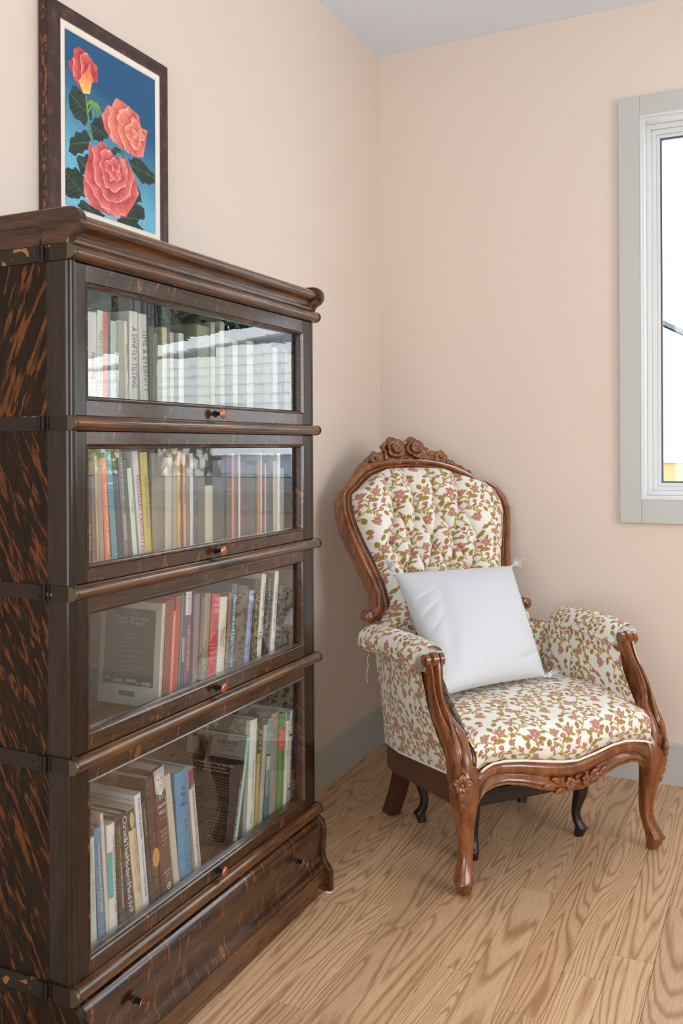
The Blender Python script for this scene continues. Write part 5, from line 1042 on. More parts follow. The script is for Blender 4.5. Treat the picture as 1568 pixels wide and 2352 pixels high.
def pair(A, B, n):
    "match the two borders of a frame by their direction of travel"
    A, B = curve(A, n, 2), np.array(B, float); Bd = resample(B, 600); out = []; last = 0
    tA = np.linspace(0, 1, n)
    Bs = curve(B, n, 2)
    return A, Bs
def ribbon(A, B, prof, thick, nrm, name, m, parent, sharp=None):
    R = []
    for k in range(len(A)):
        a, b_ = A[k], B[k]; nn = nrm[k] if hasattr(nrm, '__len__') and len(nrm) == len(A) else nrm; nn = np.array(nn, float)
        R.append([tuple(a + (b_ - a) * s + nn * h) for s, h in prof] + [tuple(a + (b_ - a) * .96 - nn * thick), tuple(a + (b_ - a) * .04 - nn * thick)])
    return G().rings(R).out(name, m, parent, smooth=True, sharp=sharp or 50)
nb_ = np.array([0, -1, BK]) / math.hypot(1, BK)
# anchor points where both borders correspond, then resample between the anchors
def segs(A, ia, B, ib, cnt):
    PA, PB = [], []
    for k in range(len(ia) - 1):
        a = resample(A[ia[k]:ia[k + 1] + 1], cnt[k] + 1); b_ = resample(B[ib[k]:ib[k + 1] + 1], cnt[k] + 1)
        PA.append(a[:-1]); PB.append(b_[:-1])
    PA.append(np.array(A[-1:])); PB.append(np.array(B[-1:])); return np.vstack(PA), np.vstack(PB)
A_, B_ = segs(bo, [0, 4, 8, 11, 16, 21, 25, 28, len(bo) - 1], bi, [0, 4, 8, 10, 14, 18, 21, 25, len(bi) - 1], [12, 12, 10, 18, 16, 12, 10, 12])
fprof = [(0, -0.004), (.04, .010), (.14, .019), (.30, .024), (.46, .022), (.56, .016), (.60, .011), (.66, .015), (.76, .016), (.84, .011), (.90, .008), (.96, .009), (1, .002)]
bf = ribbon(A_, B_, fprof, .030, nb_, 'back_frame', M_cw, ch, 40)
for sx, X in ((-1, -.312), (1, .312)):
    p = backpt(np.array(X), np.array(.634)); G().lathe([(-.022, .006), (-.021, .014), (-.018, .019), (.026, .019), (.028, .016)], (p[0] * .975, p[1], p[2] - .004), 'y', 24).out('scroll', M_cw, bf, smooth=True, sharp=50)
    G().lathe([(-.006, .002), (-.004, .009), (0, .011)], (p[0] * .975, p[1] - .021, p[2] - .004), 'y', 18).out('scroll_eye', M_cw, bf, smooth=True, sharp=40)
co_ = [[-0.261,0.815,1.088],[-0.236,0.828,1.115],[-0.197,0.838,1.138],[-0.187,0.845,1.150],[-0.138,0.846,1.153],[-0.125,0.853,1.170],[-0.108,0.862,1.188],[-0.069,0.865,1.195],[-0.029,0.865,1.195],[-0.001,0.861,1.187],[0.02,0.854,1.172],[0.035,0.845,1.155],[0.088,0.847,1.156],[0.108,0.842,1.145],[0.132,0.834,1.129],[0.173,0.824,1.108],[0.208,0.814,1.085]]
ci_ = [[-0.270,0.81,1.076],[-0.237,0.82,1.098],[-0.194,0.832,1.112],[-0.134,0.835,1.121],[-0.064,0.838,1.127],[0.026,0.837,1.126],[0.104,0.831,1.112],[0.152,0.825,1.098],[0.207,0.813,1.076]]
Ac, Bc = segs(co_, [0, 8, 16], ci_, [0, 4, 8], [24, 24])
cr = ribbon(Ac, Bc, [(0, -.002), (.08, .010), (.3, .014), (.6, .014), (.9, .016), (1, .012)], .022, nb_, 'crest_rail', M_cw, ch, 40)

def dome(g_, c, d, n, l, w, h, pt=1.0, vein=0.0, cup=0.0, nu=9, nv=7):
    "oval petal or leaf: c root, d direction, n outward normal"
    c, d, n = (np.array(q, float) for q in (c, d, n)); d = d / np.linalg.norm(d); n = n - d * n.dot(d); n /= np.linalg.norm(n); s = np.cross(n, d); V = []
    for i in range(nu):
        t = i / (nu - 1); wl = w * (math.sin(math.pi * min(max(t, .001), .999)) ** pt) * (1.15 - .3 * t)
        for j in range(nv):
            q = j / (nv - 1) * 2 - 1; z = h * (1 - q * q) ** .6 * math.sin(math.pi * t) ** .6 + cup * q * q * math.sin(math.pi * t) - vein * math.exp(-(q / .18) ** 2) * math.sin(math.pi * t) + .002
            V.append(c + d * l * t + s * wl * q + n * z)
    k = len(V); V += [v - n * (.006 + h) for v in V]
    F = [(i * nv + j, i * nv + j + 1, (i + 1) * nv + j + 1, (i + 1) * nv + j) for i in range(nu - 1) for j in range(nv - 1)]
    F += [tuple(q + k for q in f[::-1]) for f in F]
    b_ = [i * nv for i in range(nu)]; e = [i * nv + nv - 1 for i in range(nu)]
    F += [(b_[i], b_[i + 1], b_[i + 1] + k, b_[i] + k) for i in range(nu - 1)] + [(e[i + 1], e[i], e[i] + k, e[i + 1] + k) for i in range(nu - 1)]
    g_.add(V, F)
def ball(g_, c, r, n, sq=.8):
    c, n = np.array(c, float), np.array(n, float); n /= np.linalg.norm(n); a = np.cross(n, [0.3, .2, 1]); a /= np.linalg.norm(a); b_ = np.cross(n, a); R = []
    for i in range(7):
        t = math.pi * i / 6; R.append([tuple(c + (a * math.cos(p) + b_ * math.sin(p)) * r * max(.01, math.sin(t)) + n * r * sq * math.cos(t)) for p in np.linspace(0, 2 * math.pi, 12, endpoint=False)])
    g_.rings(R)
def flower5(name, c, n, r, parent, up=(0, 0, 1), pet=5, ph=0.0):
    n = np.array(n, float); n /= np.linalg.norm(n); u = np.array(up, float); u = u - n * u.dot(n); u /= np.linalg.norm(u); s = np.cross(n, u); g_ = G(); c = np.array(c, float)
    for k in range(pet):
        a = ph + 2 * math.pi * k / pet; d = u * math.cos(a) + s * math.sin(a); dome(g_, c + d * r * .12, d, n, r * .95, r * .46, r * .22, .7, r * .10, r * .12)
    g_.lathe([(0, .001)], tuple(c), 'z', 3) if False else ball(g_, c + n * r * .22, r * .24, n)
    ball(g_, c + n * r * .36, r * .12, n); return g_.out(name, M_cw, parent, smooth=True, fix=False)
def rose3d(name, c, n, r, parent, ph=0.0):
    n = np.array(n, float); n /= np.linalg.norm(n); u = np.array((0, 0, 1.)); u = u - n * u.dot(n); u /= np.linalg.norm(u); s = np.cross(n, u); g_ = G(); c = np.array(c, float)
    for ring, (cnt, rr_, ll, ww, hh, base, out_) in enumerate(((6, .30, .78, .42, .16, .0, .10), (4, .16, .58, .40, .22, .20, .30), (3, .05, .40, .32, .26, .42, .5))):
        for k in range(cnt):
            a = ph + ring * .6 + 2 * math.pi * k / cnt; d0 = u * math.cos(a) + s * math.sin(a); d = d0 + n * out_; dome(g_, c + d0 * r * rr_ + n * r * base, d, n, r * ll, r * ww, r * hh * .5, .55, 0, r * .20)
    ball(g_, c + n * r * .50, r * .26, n, 1.0); ball(g_, c + n * r * .74, r * .10, n); return g_.out(name, M_cw, parent, smooth=True, fix=False)
def leaf3d(name, c, d, n, l, w, parent, label=None):
    g_ = G(); dome(g_, c, d, n, l, w, w * .30, .8, w * .16); 
    d_ = np.array(d, float) / np.linalg.norm(d); 
    return g_.out(name, M_cw, parent, smooth=True, fix=False)
nf_ = tuple(nb_)
for q, ph in (([-0.088, 0.848, 1.160], .2), ([-0.010, 0.850, 1.160], 1.1)):
    rose3d('carved_rose', np.array(q) + nb_ * .012, nb_, .050, cr, ph)
flower5('carved_flower', np.array([-0.166, 0.834, 1.132]) + nb_ * .012, nb_, .029, cr, ph=.3); flower5('carved_flower', np.array([0.098, 0.838, 1.136]) + nb_ * .012, nb_, .028, cr, ph=.9)
tb = lambda a: np.array([math.cos(a), math.sin(a) * BK / math.hypot(1, BK) * 1.0, math.sin(a) * 1 / math.hypot(1, BK)])
for X, z, a, l, w in ((-.128, 1.150, 3.5, .034, .011), (-.130, 1.132, 2.9, .03, .010), (-.075, 1.128, 3.4, .04, .009), (-.05, 1.127, 5.9, .04, .009), (-.20, 1.120, 3.6, .026, .009), (-.215, 1.108, 3.9, .026, .009), (-.232, 1.100, 3.8, .024, .008), (-.243, 1.088, 4.2, .022, .008), (-.19, 1.130, 3.2, .022, .008),
                      (.022, 1.158, .25, .036, .012), (.024, 1.140, 5.9, .036, .012), (.050, 1.148, .1, .036, .011), (.118, 1.126, 5.6, .024, .009), (.130, 1.120, 5.9, .026, .009), (.146, 1.110, 5.6, .026, .008), (.162, 1.102, 5.9, .026, .008), (.178, 1.092, 5.5, .024, .008), (.194, 1.086, 5.8, .022, .007), (.0, 1.122, 6.0, .034, .009)):
    leaf3d('carved_leaf', backpt(np.array(X), np.array(z), .012), tb(a), nb_, l, w, cr)

# buttoned back upholstery
zl_ = np.array([.40, .585, .62, .645, .663, .709, .755, .806, .862, .922, .97, 1.01, 1.028, 1.05, 1.073, 1.091, 1.096]); xl_ = np.array([-.298, -.296, -.262, -.236, -.222, -.227, -.239, -.254, -.273, -.289, -.292, -.285, -.256, -.227, -.191, -.139, -.09])
zr_ = np.array([.40, .585, .62, .645, .663, .709, .753, .801, .867, .926, .969, 1.0, 1.023, 1.039, 1.069, 1.087, 1.096]); xr_ = np.array([.292, .290, .255, .228, .211, .215, .228, .245, .272, .293, .294, .283, .252, .199, .13, .069, .02])
nvb, nub = 400, 330
zz = np.linspace(.405, 1.096, nvb); XL, XR = np.interp(zz, zl_, xl_) - .004, np.interp(zz, zr_, xr_) + .004
u = np.linspace(0, 1, nub); XX = XL[:, None] * (1 - u) + XR[:, None] * u; ZZ = np.repeat(zz[:, None], nub, 1)
edge = np.minimum(np.minimum(XX - XL[:, None], XR[:, None] - XX), (1.096 - ZZ) * .9 + .002); ef = 1 - np.exp(-np.clip(edge, 0, 1) / .028)
r1 = [(-.150, .956), (-.070, .948), (.014, .958), (.106, .957)]; r2 = [(-.192, .842), (-.112, .842), (-.032, .841), (.052, .839), (.150, .845)]; r3 = [(-.160, .738), (-.082, .736), (.004, .737), (.090, .737)]; r4 = [(-.13, .64), (-.05, .64), (.04, .64), (.12, .64)]
SG = [(a, (a[0] * 1.12 + .002, 1.09)) for a in r1] + [(r1[i], r2[i]) for i in range(4)] + [(r1[i], r2[i + 1]) for i in range(4)] + [(r2[i], r3[i]) for i in range(4)] + [(r2[i + 1], r3[i]) for i in range(4)] + [(r3[i], r4[i]) for i in range(4)] + [(r2[0], (-.275, .80)), (r2[4], (.262, .86)), (r1[0], (-.20, .90)), ]
dep = np.zeros_like(XX)
def sdist(a, b_):
    a, b_ = np.array(a), np.array(b_); d = b_ - a; t = np.clip(((XX - a[0]) * d[0] + (ZZ - a[1]) * d[1]) / (d @ d), 0, 1); return np.hypot(XX - a[0] - t * d[0], ZZ - a[1] - t * d[1])
fold = np.full_like(XX, 9.)
for a, b_ in SG[:-3]: fold = np.minimum(fold, sdist(a, b_))
dep +=   .020 * np.exp(-fold / .0050) + .020 * np.exp(-(fold / .026) ** 2)
fold2 = np.full_like(XX, 9.)
for a, b_ in SG[-3:]: fold2 = np.minimum(fold2, sdist(a, b_))
dep += .005 * np.exp(-fold2 / .006)
bt = np.full_like(XX, 9.)
for q in r1 + r2 + r3: bt = np.minimum(bt, np.hypot(XX - q[0], ZZ - q[1]))
dep += .028 * np.exp(-bt / .012)
fw_ = .018 + .068 * ef - dep * np.clip(ef * 1.2, 0, 1); fw_ = np.where(ZZ < .60, fw_ * (.6 + .4 * np.clip((ZZ - .42) / .18, 0, 1)), fw_)
Pb = backpt(XX, ZZ, fw_)
cloth('buttoned_back', Pb, XX + .03, ZZ * 1.1, ch)
for q in r1 + r2 + r3:
    i = int(np.argmin(np.abs(zz - q[1]))); j = int(np.argmin(np.abs(XX[i] - q[0]))); g_ = G(); ball(g_, Pb[i, j] + nb_ * .001, .0055, nb_, .5); g_.out('button', M_cream, ch, smooth=True, fix=False)
G().rings([[(x, y + .60 + BK * (z - .62), z) for x, y in ((-w_, .028), (w_, .028), (w_, .034), (-w_, .034))] for z, w_ in ((.30, .27), (.62, .24), (.80, .26), (.95, .30), (1.03, .26), (1.08, .15))]).out('rear_panel', M_cream, ch)

# seat
nus, nvs = 330, 340
us = np.linspace(-1, 1, nus); rt = np.array([[-0.290,0.322],[-0.276,0.332],[-0.255,0.341],[-0.225,0.345],[-0.167,0.340],[-0.095,0.329],[-0.045,0.322],[0.002,0.319],[0.065,0.329],[0.133,0.342],[0.180,0.344],[0.221,0.338],[0.255,0.330],[0.290,0.316]])
PS = np.zeros((nvs, nus, 3)); 
for i, q in enumerate(us):
    xf_ = q * .297; zb = np.interp(xf_, rt[:, 0], rt[:, 1]) + .001; yr = -.035 * max(0, 1 - (xf_ / .30) ** 2)
    ctl = [(xf_, yr - .001, zb), (xf_, yr - .012, zb + .022), (xf_ * 1.01, yr - .014, .378), (xf_ * 1.02, yr * .8 - .002, .406), (xf_ * 1.02, .022 + yr * .5, .424), (q * .292, .07, .436), (q * .300, .15, .447), (q * .304, .28, .449), (q * .300, .42, .442), (q * .290, .535, .428)]
    c_ = resample(catmull(ctl, 60), nvs); c_[:, 2] -= .020 * abs(q) ** 7 * np.clip((c_[:, 2] - .36) / .05, 0, 1); PS[:, i] = c_
dS = np.linalg.norm(np.diff(PS[:, nus // 2], axis=0), axis=1); TT_ = np.r_[0, np.cumsum(dS)]
cloth('seat', PS, np.repeat((us * .29)[None], nvs, 0) + .01, np.repeat(TT_[:, None], nus, 1) + .03, ch)

# arms
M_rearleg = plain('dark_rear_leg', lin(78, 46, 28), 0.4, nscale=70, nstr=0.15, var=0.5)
def arm(sx):
    nu_, nv_ = 230, 150
    # outer side panel, wrapping round the rear corner
    t = np.linspace(0, 1, nu_); S_ = t * .56
    P = np.zeros((nv_, nu_, 3))
    for j, v in enumerate(np.linspace(0, 1, nv_)):
        for_z = None
        yfr = np.interp(v, [0, .25, .6, 1], [.010, .040, .100, .138]) + .012
        xo = np.interp(v, [0, .35, .7, 1], [.350, .358, .364, .376])
        pts = [(xo + .004 * (1 - v), yfr), (xo + .006, yfr + .10), (xo + .004, .30), (xo - .008, .40), (xo - .030, .465), (xo - .075, .510), (xo - .15, .530)]
        c_ = resample(catmull(pts, 40), nu_)
        zb = np.interp(c_[:, 1], [0, .45, .6], [.316, .275, .262]); z = zb + (.580 - zb) * v + .0
        bulge = .008 * math.sin(math.pi * v)
        P[j, :, 0] = sx * (c_[:, 0] + bulge * np.clip(1 - t * 1.2, 0, 1)); P[j, :, 1] = c_[:, 1]; P[j, :, 2] = z
    L_ = np.r_[0, np.cumsum(np.linalg.norm(np.diff(P[nv_ // 2], axis=0), axis=1))]
    cloth('outer_arm_panel', P, np.repeat(L_[None], nv_, 0) * -sx + .05, np.repeat((np.linspace(0, 1, nv_) * .30)[:, None], nu_, 1) + .02, ch, flip=sx < 0)
    # inner side panel
    nv2 = 110; P = np.zeros((nv2, nu_, 3)); y = np.linspace(0, 1, nu_)
    for j, v in enumerate(np.linspace(0, 1, nv2)):
        yfr = np.interp(v, [0, .3, .6, 1], [.012, .055, .100, .138]) + .010
        P[j, :, 0] = sx * (np.interp(v, [0, .5, 1], [.292, .302, .322]) - .008 * np.sin(math.pi * y) - .012 * np.clip((y - .8) / .2, 0, 1)); P[j, :, 1] = yfr + (.58 - yfr) * y; P[j, :, 2] = .385 + .195 * v
    cloth('inner_arm_panel', P, np.repeat((y * .48)[None], nv2, 0) * sx + .08, np.repeat((np.linspace(0, 1, nv2) * .2)[:, None], nu_, 1) + .09, ch, flip=sx > 0)
    # padded roll on top
    na = 200; nr = 240; a = np.linspace(0, 2 * math.pi, na); P = np.zeros((nr, na, 3)); yy_ = np.linspace(0, 1, nr)
    for j, v in enumerate(yy_):
        y_ = .139 + v * .373; r = .0475 * (1 - max(0, (v - .82) / .18) ** 2.4 * .75) * (1 - .10 * max(0, (.10 - v) / .10)); cx = .346 + .022 * v - .02 * max(0, v - .7); cz = .590 + .010 * math.sin(math.pi * min(1, v * 1.05)) - .004 * v
        ca, sa = np.cos(a), np.sin(a); rx = r * (1.0 + .10 * (np.abs(ca) ** 3)); flap = np.where((sa < -.15) & (sa > -.62), .006 * np.sin((sa + .62) / .47 * math.pi), 0)
        P[j, :, 0] = sx * (cx + (rx + flap) * ca); P[j, :, 1] = y_ + .004 * np.sin(a * 2 + 1); P[j, :, 2] = cz + (np.where(sa > 0, r * .98, r * .80)) * sa
    cloth('arm_pad', P, np.repeat((yy_ * .40)[:, None], na, 1) * -sx + .02, np.repeat((a * .052 * sx)[None], nr, 0) + .03, ch, flip=sx < 0)
    G().rings([[tuple(p) for p in P[0][:-1:10]], [(sx * .346 + (p[0] - sx * .346) * .5, p[1] + .004, .590 + (p[2] - .590) * .5) for p in P[0][:-1:10]]]).out('arm_pad_end', M_cream, ch, smooth=True)
    # loose fold of cloth over the front of the pad
    # post
    po = np.array([[-0.392,0.108,0.612],[-0.388,0.104,0.598],[-0.383,0.098,0.579],[-0.384,0.087,0.548],[-0.386,0.076,0.516],[-0.385,0.063,0.485],[-0.381,0.05,0.454],[-0.372,0.036,0.423],[-0.367,0.019,0.393],[-0.366,0.003,0.365],[-0.366,-0.002,0.333],[-0.365,-0.004,0.30]])
    pi_ = np.array([[-0.330,0.107,0.606],[-0.331,0.1,0.585],[-0.337,0.09,0.558],[-0.343,0.082,0.533],[-0.345,0.071,0.504],[-0.340,0.059,0.474],[-0.330,0.048,0.448],[-0.313,0.038,0.426],[-0.287,0.026,0.405],[-0.285,0.013,0.383],[-0.287,-0.0,0.354],[-0.286,-0.003,0.325],[-0.285,-0.004,0.30]])
    for q_ in (po, pi_):
        f_ = np.clip((q_[:, 2] - .37) / .16, 0, 1); q_[:, 1] += .034 * f_; q_[:, 0] += .020 * f_; q_[:, 2] -= .006 * f_
    A = curve(po, 40, 2); B = curve(pi_, 40, 2); A[:, 0] *= -sx; B[:, 0] *= -sx
    if sx > 0: pass
    tn = np.gradient((A + B) / 2, axis=0); nn = np.cross(tn, B - A) * (1 if sx < 0 else -1); nn /= np.linalg.norm(nn, axis=1)[:, None]
    if nn[:, 1].mean() > 0: nn = -nn
    pp = ribbon(A, B, [(0, -.006), (.05, .006), (.14, .014), (.26, .013), (.32, .005), (.36, -.001), (.42, .008), (.54, .018), (.66, .019), (.77, .011), (.82, .001), (.88, .004), (.95, .006), (1, -.004)], .034, [tuple(q) for q in nn], 'arm_post', M_cw, ch, 45)
    cx = sx * .341
    g_ = G()
    for x0, x1, r in ((-.033, -.014, .0165), (-.012, .010, .020), (.012, .030, .0165)):
        g_.lathe([(x0, r * .75), (x0 + .003, r), (x1 - .003, r), (x1, r * .75)], (cx, .132, .594), 'x', 20)
    g_.out('post_scroll', M_cw, pp, smooth=True, sharp=50)
    g_ = G(); sp = [(cx + sx * .035, .135 + (.013 - t * .0022) * math.cos(t * 1.3), .594 + (.013 - t * .0022) * math.sin(t * 1.3)) for t in np.linspace(0, 5, 24)]; g_.tube(sp, .0018, 6).out('volute', M_cw, pp, smooth=True)
    g_ = G(); R = []
    for t in np.linspace(0, 1, 12):
        r = .016 * (.12 + .88 * t ** 1.4) * min(1, math.sqrt(max(0.02, (1 - t) * 4.5))); R.append([(sx * (.348 - .008 * t) + r * math.cos(q), .046 - .052 * t + r * .8 * math.sin(q), .470 - .112 * t) for q in np.linspace(0, 2 * math.pi, 14, endpoint=False)])
    g_.rings(R).out('post_drop', M_cw, pp, smooth=True)
    # front leg
    R = []
    for z, e, a_ in catmull([(.345, .002, .026), (.315, .010, .034), (.28, .017, .0365), (.24, .016, .033), (.20, .009, .0265), (.16, .002, .0215), (.12, -.001, .0185), (.09, .003, .0183), (.065, .012, .0205), (.045, .021, .0235), (.034, .025, .025), (.030, .023, .0225), (.016, .020, .0195), (.004, .016, .0160), (.0005, .015, .0130)], 44):
        cx_, cy_ = sx * (.312 + .707 * e), .021 - .707 * e
        ring = []
        for q in np.linspace(0, 2 * math.pi, 24, endpoint=False):
            c_, s_ = math.cos(q), math.sin(q); k = (abs(c_) ** 3.2 + abs(s_) ** 3.2) ** (-1 / 3.2); ring.append((cx_ + a_ * k * c_, cy_ + a_ * k * s_, z))
        R.append(ring)
    lg = G().rings(R).out('front_leg', M_cw, ch, smooth=True, sharp=60)
    dg = np.array([sx * .5, -.86, 0.]) if sx < 0 else np.array([.707, -.707, 0.])
    if sx < 0: dg = np.array([-.6, -.8, 0.])
    kp = np.array([sx * .324, .009, 0]) + dg * .037
    flower5('carved_flower', kp + np.array([0, 0, .300]), dg, .026, lg, ph=.0)
    for dz, l, w, o_, tl in ((.290, .036, .0125, .001, .06), (.254, .030, .0095, .0, .28), (.226, .028, .0075, -.0075, .34)):
        leaf3d('carved_leaf', kp + dg * o_ + np.array([0, 0, dz - .004]), (dg[0] * -tl, dg[1] * -tl, -1), dg, l, w, lg)
    # side seat rail
    path = [(sx * .352, .035), (sx * .350, .12), (sx * .346, .24), (sx * .340, .36), (sx * .322, .44), (sx * .285, .49), (sx * .22, .512), (0, .522)]
    c_ = resample(catmull([p + (0,) for p in path], 60), 44); R = []
    for k, p in enumerate(c_):
        d = c_[min(k + 1, 43)] - c_[max(k - 1, 0)]; d /= np.linalg.norm(d); nrm = np.array([-d[1], d[0], 0]); nrm = nrm if nrm @ np.array([-sx, -.5, 0]) > 0 else -nrm
        zt = np.interp(p[1], [0, .45, .6], [.313, .272, .262]); zb = np.interp(p[1], [0, .45, .6], [.238, .203, .20])
        q0, q1 = p[:2] - nrm[:2] * .004, p[:2] + nrm[:2] * .024
        R.append([(q0[0], q0[1], zb + .003), (q0[0], q0[1], zt - .002), (q0[0] + nrm[0] * .003, q0[1] + nrm[1] * .003, zt), (q1[0], q1[1], zt), (q1[0], q1[1], zb), (q0[0] + nrm[0] * .003, q0[1] + nrm[1] * .003, zb)])
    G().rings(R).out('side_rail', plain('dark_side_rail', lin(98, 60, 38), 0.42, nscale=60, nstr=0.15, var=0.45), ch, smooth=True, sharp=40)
    # cord piping along the lower edge of the outer panel
    yy2 = np.linspace(.02, .43, 30); G().tube([(sx * (np.interp(y, [0, .3, .44], [.357, .358, .332])), y, np.interp(y, [0, .45, .6], [.317, .277, .262])) for y in yy2], .0032, 8).out('piping', M_cream, ch, smooth=True)
    # rear leg
    R = [[(sx * .262 + a_ * .021 * (1 if True else 0), y + b_ * .027, z) for a_, b_ in ((-1, -1), (1, -1), (1, 1), (-1, 1))] for z, y in ((.26, .452), (.20, .462), (.14, .485), (.08, .520), (.03, .556), (.0005, .578))]
    R = [[(sx * (.262 - .018 * (1 - z / .26)) + a_ * .021, y + b_ * .027, z) for a_, b_ in ((-1, -.86), (-.86, -1), (.86, -1), (1, -.86), (1, .86), (.86, 1), (-.86, 1), (-1, .86))] for z, y in ((.26, .452), (.22, .458), (.18, .470), (.14, .487), (.10, .508), (.06, .533), (.03, .553), (.0005, .572))]
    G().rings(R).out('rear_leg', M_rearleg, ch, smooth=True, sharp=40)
arm(-1); arm(1)
# front seat rail with its carving
rtp = [[-0.288,-0.003,0.320],[-0.276,-0.005,0.330],[-0.255,-0.009,0.340],[-0.225,-0.016,0.344],[-0.167,-0.024,0.340],[-0.095,-0.031,0.329],[-0.045,-0.034,0.322],[0.002,-0.035,0.319],[0.065,-0.033,0.329],[0.133,-0.028,0.342],[0.180,-0.022,0.343],[0.221,-0.016,0.337],[0.262,-0.008,0.328],[0.296,-0.003,0.316]]
rbp = [[-0.300,-0.002,0.205],[-0.290,-0.004,0.239],[-0.275,-0.007,0.262],[-0.247,-0.011,0.275],[-0.210,-0.017,0.279],[-0.158,-0.025,0.270],[-0.103,-0.031,0.252],[-0.061,-0.034,0.242],[-0.018,-0.035,0.236],[0.028,-0.035,0.236],[0.066,-0.033,0.244],[0.103,-0.031,0.259],[0.160,-0.025,0.275],[0.218,-0.017,0.277],[0.268,-0.007,0.262],[0.290,-0.003,0.239],[0.302,-0.002,0.205]]
A, B = segs(rtp, [0, 3, 7, 10, 13], rbp, [0, 4, 8, 13, 16], [12, 16, 16, 12])
fr_ = ribbon(A, B, [(0, -.004), (.05, .004), (.18, .011), (.34, .012), (.48, .006), (.54, .002), (.58, .004), (.66, .011), (.76, .014), (.84, .011), (.88, .007), (.93, .008), (.98, .006), (1, -.003)], .022, (0, -1, 0), 'front_rail', M_cw, ch, 45)
f0 = (0, -1, 0)
flower5('carved_flower', (-.022, -.049, .262), f0, .0175, fr_, ph=.3); flower5('carved_flower', (.032, -.049, .264), (.3, -1, 0), .0165, fr_, ph=1.0)
for X, z, a, l, w in ((-.045, .268, 2.75, .040, .0085), (-.036, .250, 3.35, .036, .0080), (-.070, .262, 3.05, .040, .0085), (.048, .272, .45, .040, .0085), (.050, .256, .2, .036, .0080), (.080, .272, .55, .038, .0080), (.004, .268, 1.6, .014, .005), (.006, .254, -1.5, .013, .005)):
    leaf3d('carved_leaf', (X, -.046, z), (math.cos(a), 0, math.sin(a)), f0, l, w, fr_)
G().tube([(p[0], p[1] - .0165, p[2] + .0035) for p in resample(rtp, 60)], .0034, 8).out('piping', M_cream, ch, smooth=True)
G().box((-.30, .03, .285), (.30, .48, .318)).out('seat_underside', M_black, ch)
th_ = [(-.437, .34, .575), (-.440, .345, .56), (-.436, .345, .54), (-.443, .343, .52), (-.439, .345, .495), (-.442, .344, .492)]
G().tube(th_, .0006, 5).out('loose_thread', M_cream, ch)

def chl(p):
    c_, s_ = math.cos(CROT), math.sin(CROT); return (CH[0] + c_ * p[0] - s_ * p[1], CH[1] + s_ * p[0] + c_ * p[1], p[2])
# ------------------------------------------------------------------ white cushion
CB = np.array([-.06, .33, .45])
cu_ = empty('cushion', chl(CB), 'plain white square cushion with corner tassels resting on the floral armchair', 'cushion', CROT)
TL, TR_, BR, BL = (np.array(q) for q in ((-.243, .545, .772), (.208, .545, .770), (.142, .275, .462), (-.302, .185, .470)))
n_ = 150; uu, vv = np.meshgrid(np.linspace(-1, 1, n_), np.linspace(-1, 1, n_))
def pillow_face(sg):
    us_ = uu * (1 - .075 * (1 - vv ** 2) * np.abs(uu) ** 2); vs_ = vv * (1 - .060 * (1 - uu ** 2) * np.abs(vv) ** 2)
    a, b_ = (us_ + 1)[..., None] / 2, (vs_ + 1)[..., None] / 2
    P = (BL * (1 - a) + BR * a) * (1 - b_) + (TL * (1 - a) + TR_ * a) * b_
    nn = np.cross(BR - BL, TL - BL); nn /= np.linalg.norm(nn); nn = nn if nn[1] < 0 else -nn
    k = np.clip((1 - uu ** 2) * (1 - vv ** 2), 0, 1); t = (.080 if sg > 0 else .052) * k ** .42
    er = np.exp(-(1 - np.maximum(np.abs(uu), np.abs(vv))) * 7)
    t = t + er * k ** .3 * .0030 * (np.sin(uu * 31 + vv * 9) * (np.abs(vv) > np.abs(uu)) + np.sin(vv * 29 - uu * 8) * (np.abs(uu) >= np.abs(vv))) * (1 if sg > 0 else 0)
    if sg > 0:
        t = t - .010 * np.exp(-((uu + .62 - .12 * vv) / .10) ** 2) * np.clip(1 - np.abs(vv + .1), 0, 1) ** .5 * .5
        for (px, py, ang, A_0) in ((.78, -.70, .3, .006), (.55, -.78, .15, .005), (-.75, .78, -.8, .005), (.82, .70, .9, .003), (-.2, -.75, 1.2, .004), (.2, -.8, 1.4, .003), (-.82, .2, .5, .004), (-.8, .45, .3, .004), (-.78, -.05, .7, .003)):
            d1 = (uu - px) * math.cos(ang) + (vv - py) * math.sin(ang); d2 = -(uu - px) * math.sin(ang) + (vv - py) * math.cos(ang); t = t - A_0 * np.exp(-(d2 / .035) ** 2 - (d1 / .20) ** 2) * np.clip(k * 8, 0, 1)
    return P + nn * (t * sg)[..., None]
Fp, Bp = pillow_face(1) - CB, pillow_face(-1) - CB
idx = np.arange(n_ * n_).reshape(n_, n_); F1 = np.stack([idx[:-1, :-1], idx[:-1, 1:], idx[1:, 1:], idx[1:, :-1]], -1).reshape(-1, 4)
o = mk('cover', np.vstack([Fp.reshape(-1, 3), Bp.reshape(-1, 3)]), np.vstack([F1, F1[:, ::-1] + n_ * n_]), M_pil, cu_, smooth=True)
bm = bmesh.new(); bm.from_mesh(o.data); bmesh.ops.remove_doubles(bm, verts=bm.verts, dist=.0004); bmesh.ops.recalc_face_normals(bm, faces=bm.faces); bm.to_mesh(o.data); bm.free()
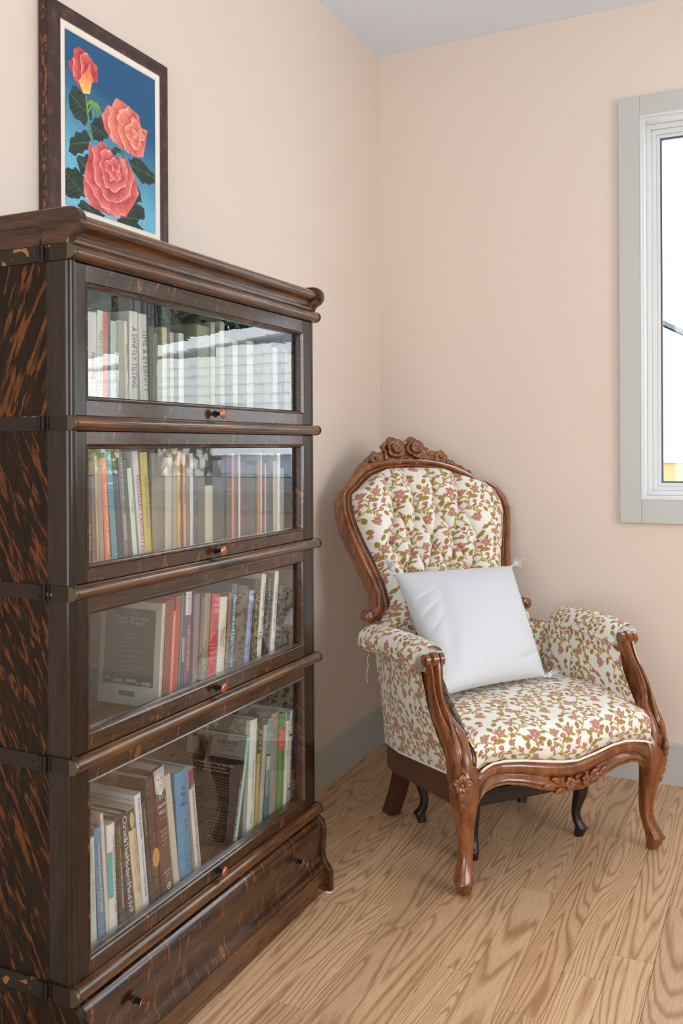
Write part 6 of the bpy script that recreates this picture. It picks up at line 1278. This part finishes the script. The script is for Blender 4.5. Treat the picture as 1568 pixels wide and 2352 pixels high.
def tassel(p, d, L_, seed):
    rr = random.Random(seed); d = Vector(d).normalized(); p = Vector(p) - Vector(CB); g_ = G(); g_.tube([p - d * .006, p + d * .010], [.004, .0045], 8); q = p + d * .012
    g_.tube([q, q + d * .004, q + d * .010, q + d * .016], [.005, .0085, .009, .0065], 10)
    for k in range(26):
        s_ = Vector((rr.uniform(-1, 1), rr.uniform(-1, 1), rr.uniform(-1, 1))) * .013; a = q + d * .012 + s_ * .3; g_.tube([a, a + d * L_ * .5 + s_ * .6, a + d * L_ + s_ + Vector((0, 0, -.004))], [.0013, .0012, .0009], 5)
    g_.out('tassel', M_pil, cu_, smooth=True, fix=False)
tassel(TL, (-.35, -.1, .9), .026, 1); tassel(TR_, (.9, .05, .35), .016, 2); tassel(BR + np.array([0, 0, .002]), (.95, .25, -.02), .034, 3)

# ------------------------------------------------------------------ small black stool pushed under the chair
SB = np.array([0.0, .32, 0.0])
st = empty('footstool', chl(SB), 'low black lacquered footstool with curved legs pushed under the armchair', 'footstool', CROT)
so = tuple(SB)
G().box((-.205, .158, .152), (.200, .480, .186), .004).out('apron', M_chip, st, off=so)
G().box((-.210, .152, .186), (.205, .486, .200), .005).out('top_board', M_black, st, off=so)
for X, Y in ((-.188, .175), (.183, .175), (-.188, .462), (.186, .462)):
    sx, sy = (1 if X > 0 else -1), (1 if Y > .3 else -1); R = []
    for z, e, a_ in catmull([(.185, .004, .019), (.160, .010, .020), (.130, .010, .018), (.095, .001, .0135), (.070, -.004, .0115), (.048, .000, .0125), (.034, .008, .015), (.026, .013, .0170), (.018, .010, .0150), (.0005, .004, .0125)], 24):
        R.append([(X + sx * e * .7 + a_ * math.cos(q) * (abs(math.cos(q)) ** 4 + abs(math.sin(q)) ** 4) ** -.25 - so[0], Y + sy * e * .7 + a_ * math.sin(q) * (abs(math.cos(q)) ** 4 + abs(math.sin(q)) ** 4) ** -.25 - so[1], z) for q in np.linspace(0, 2 * math.pi, 16, endpoint=False)])
    G().rings(R).out('leg', M_black, st, smooth=True, sharp=60)
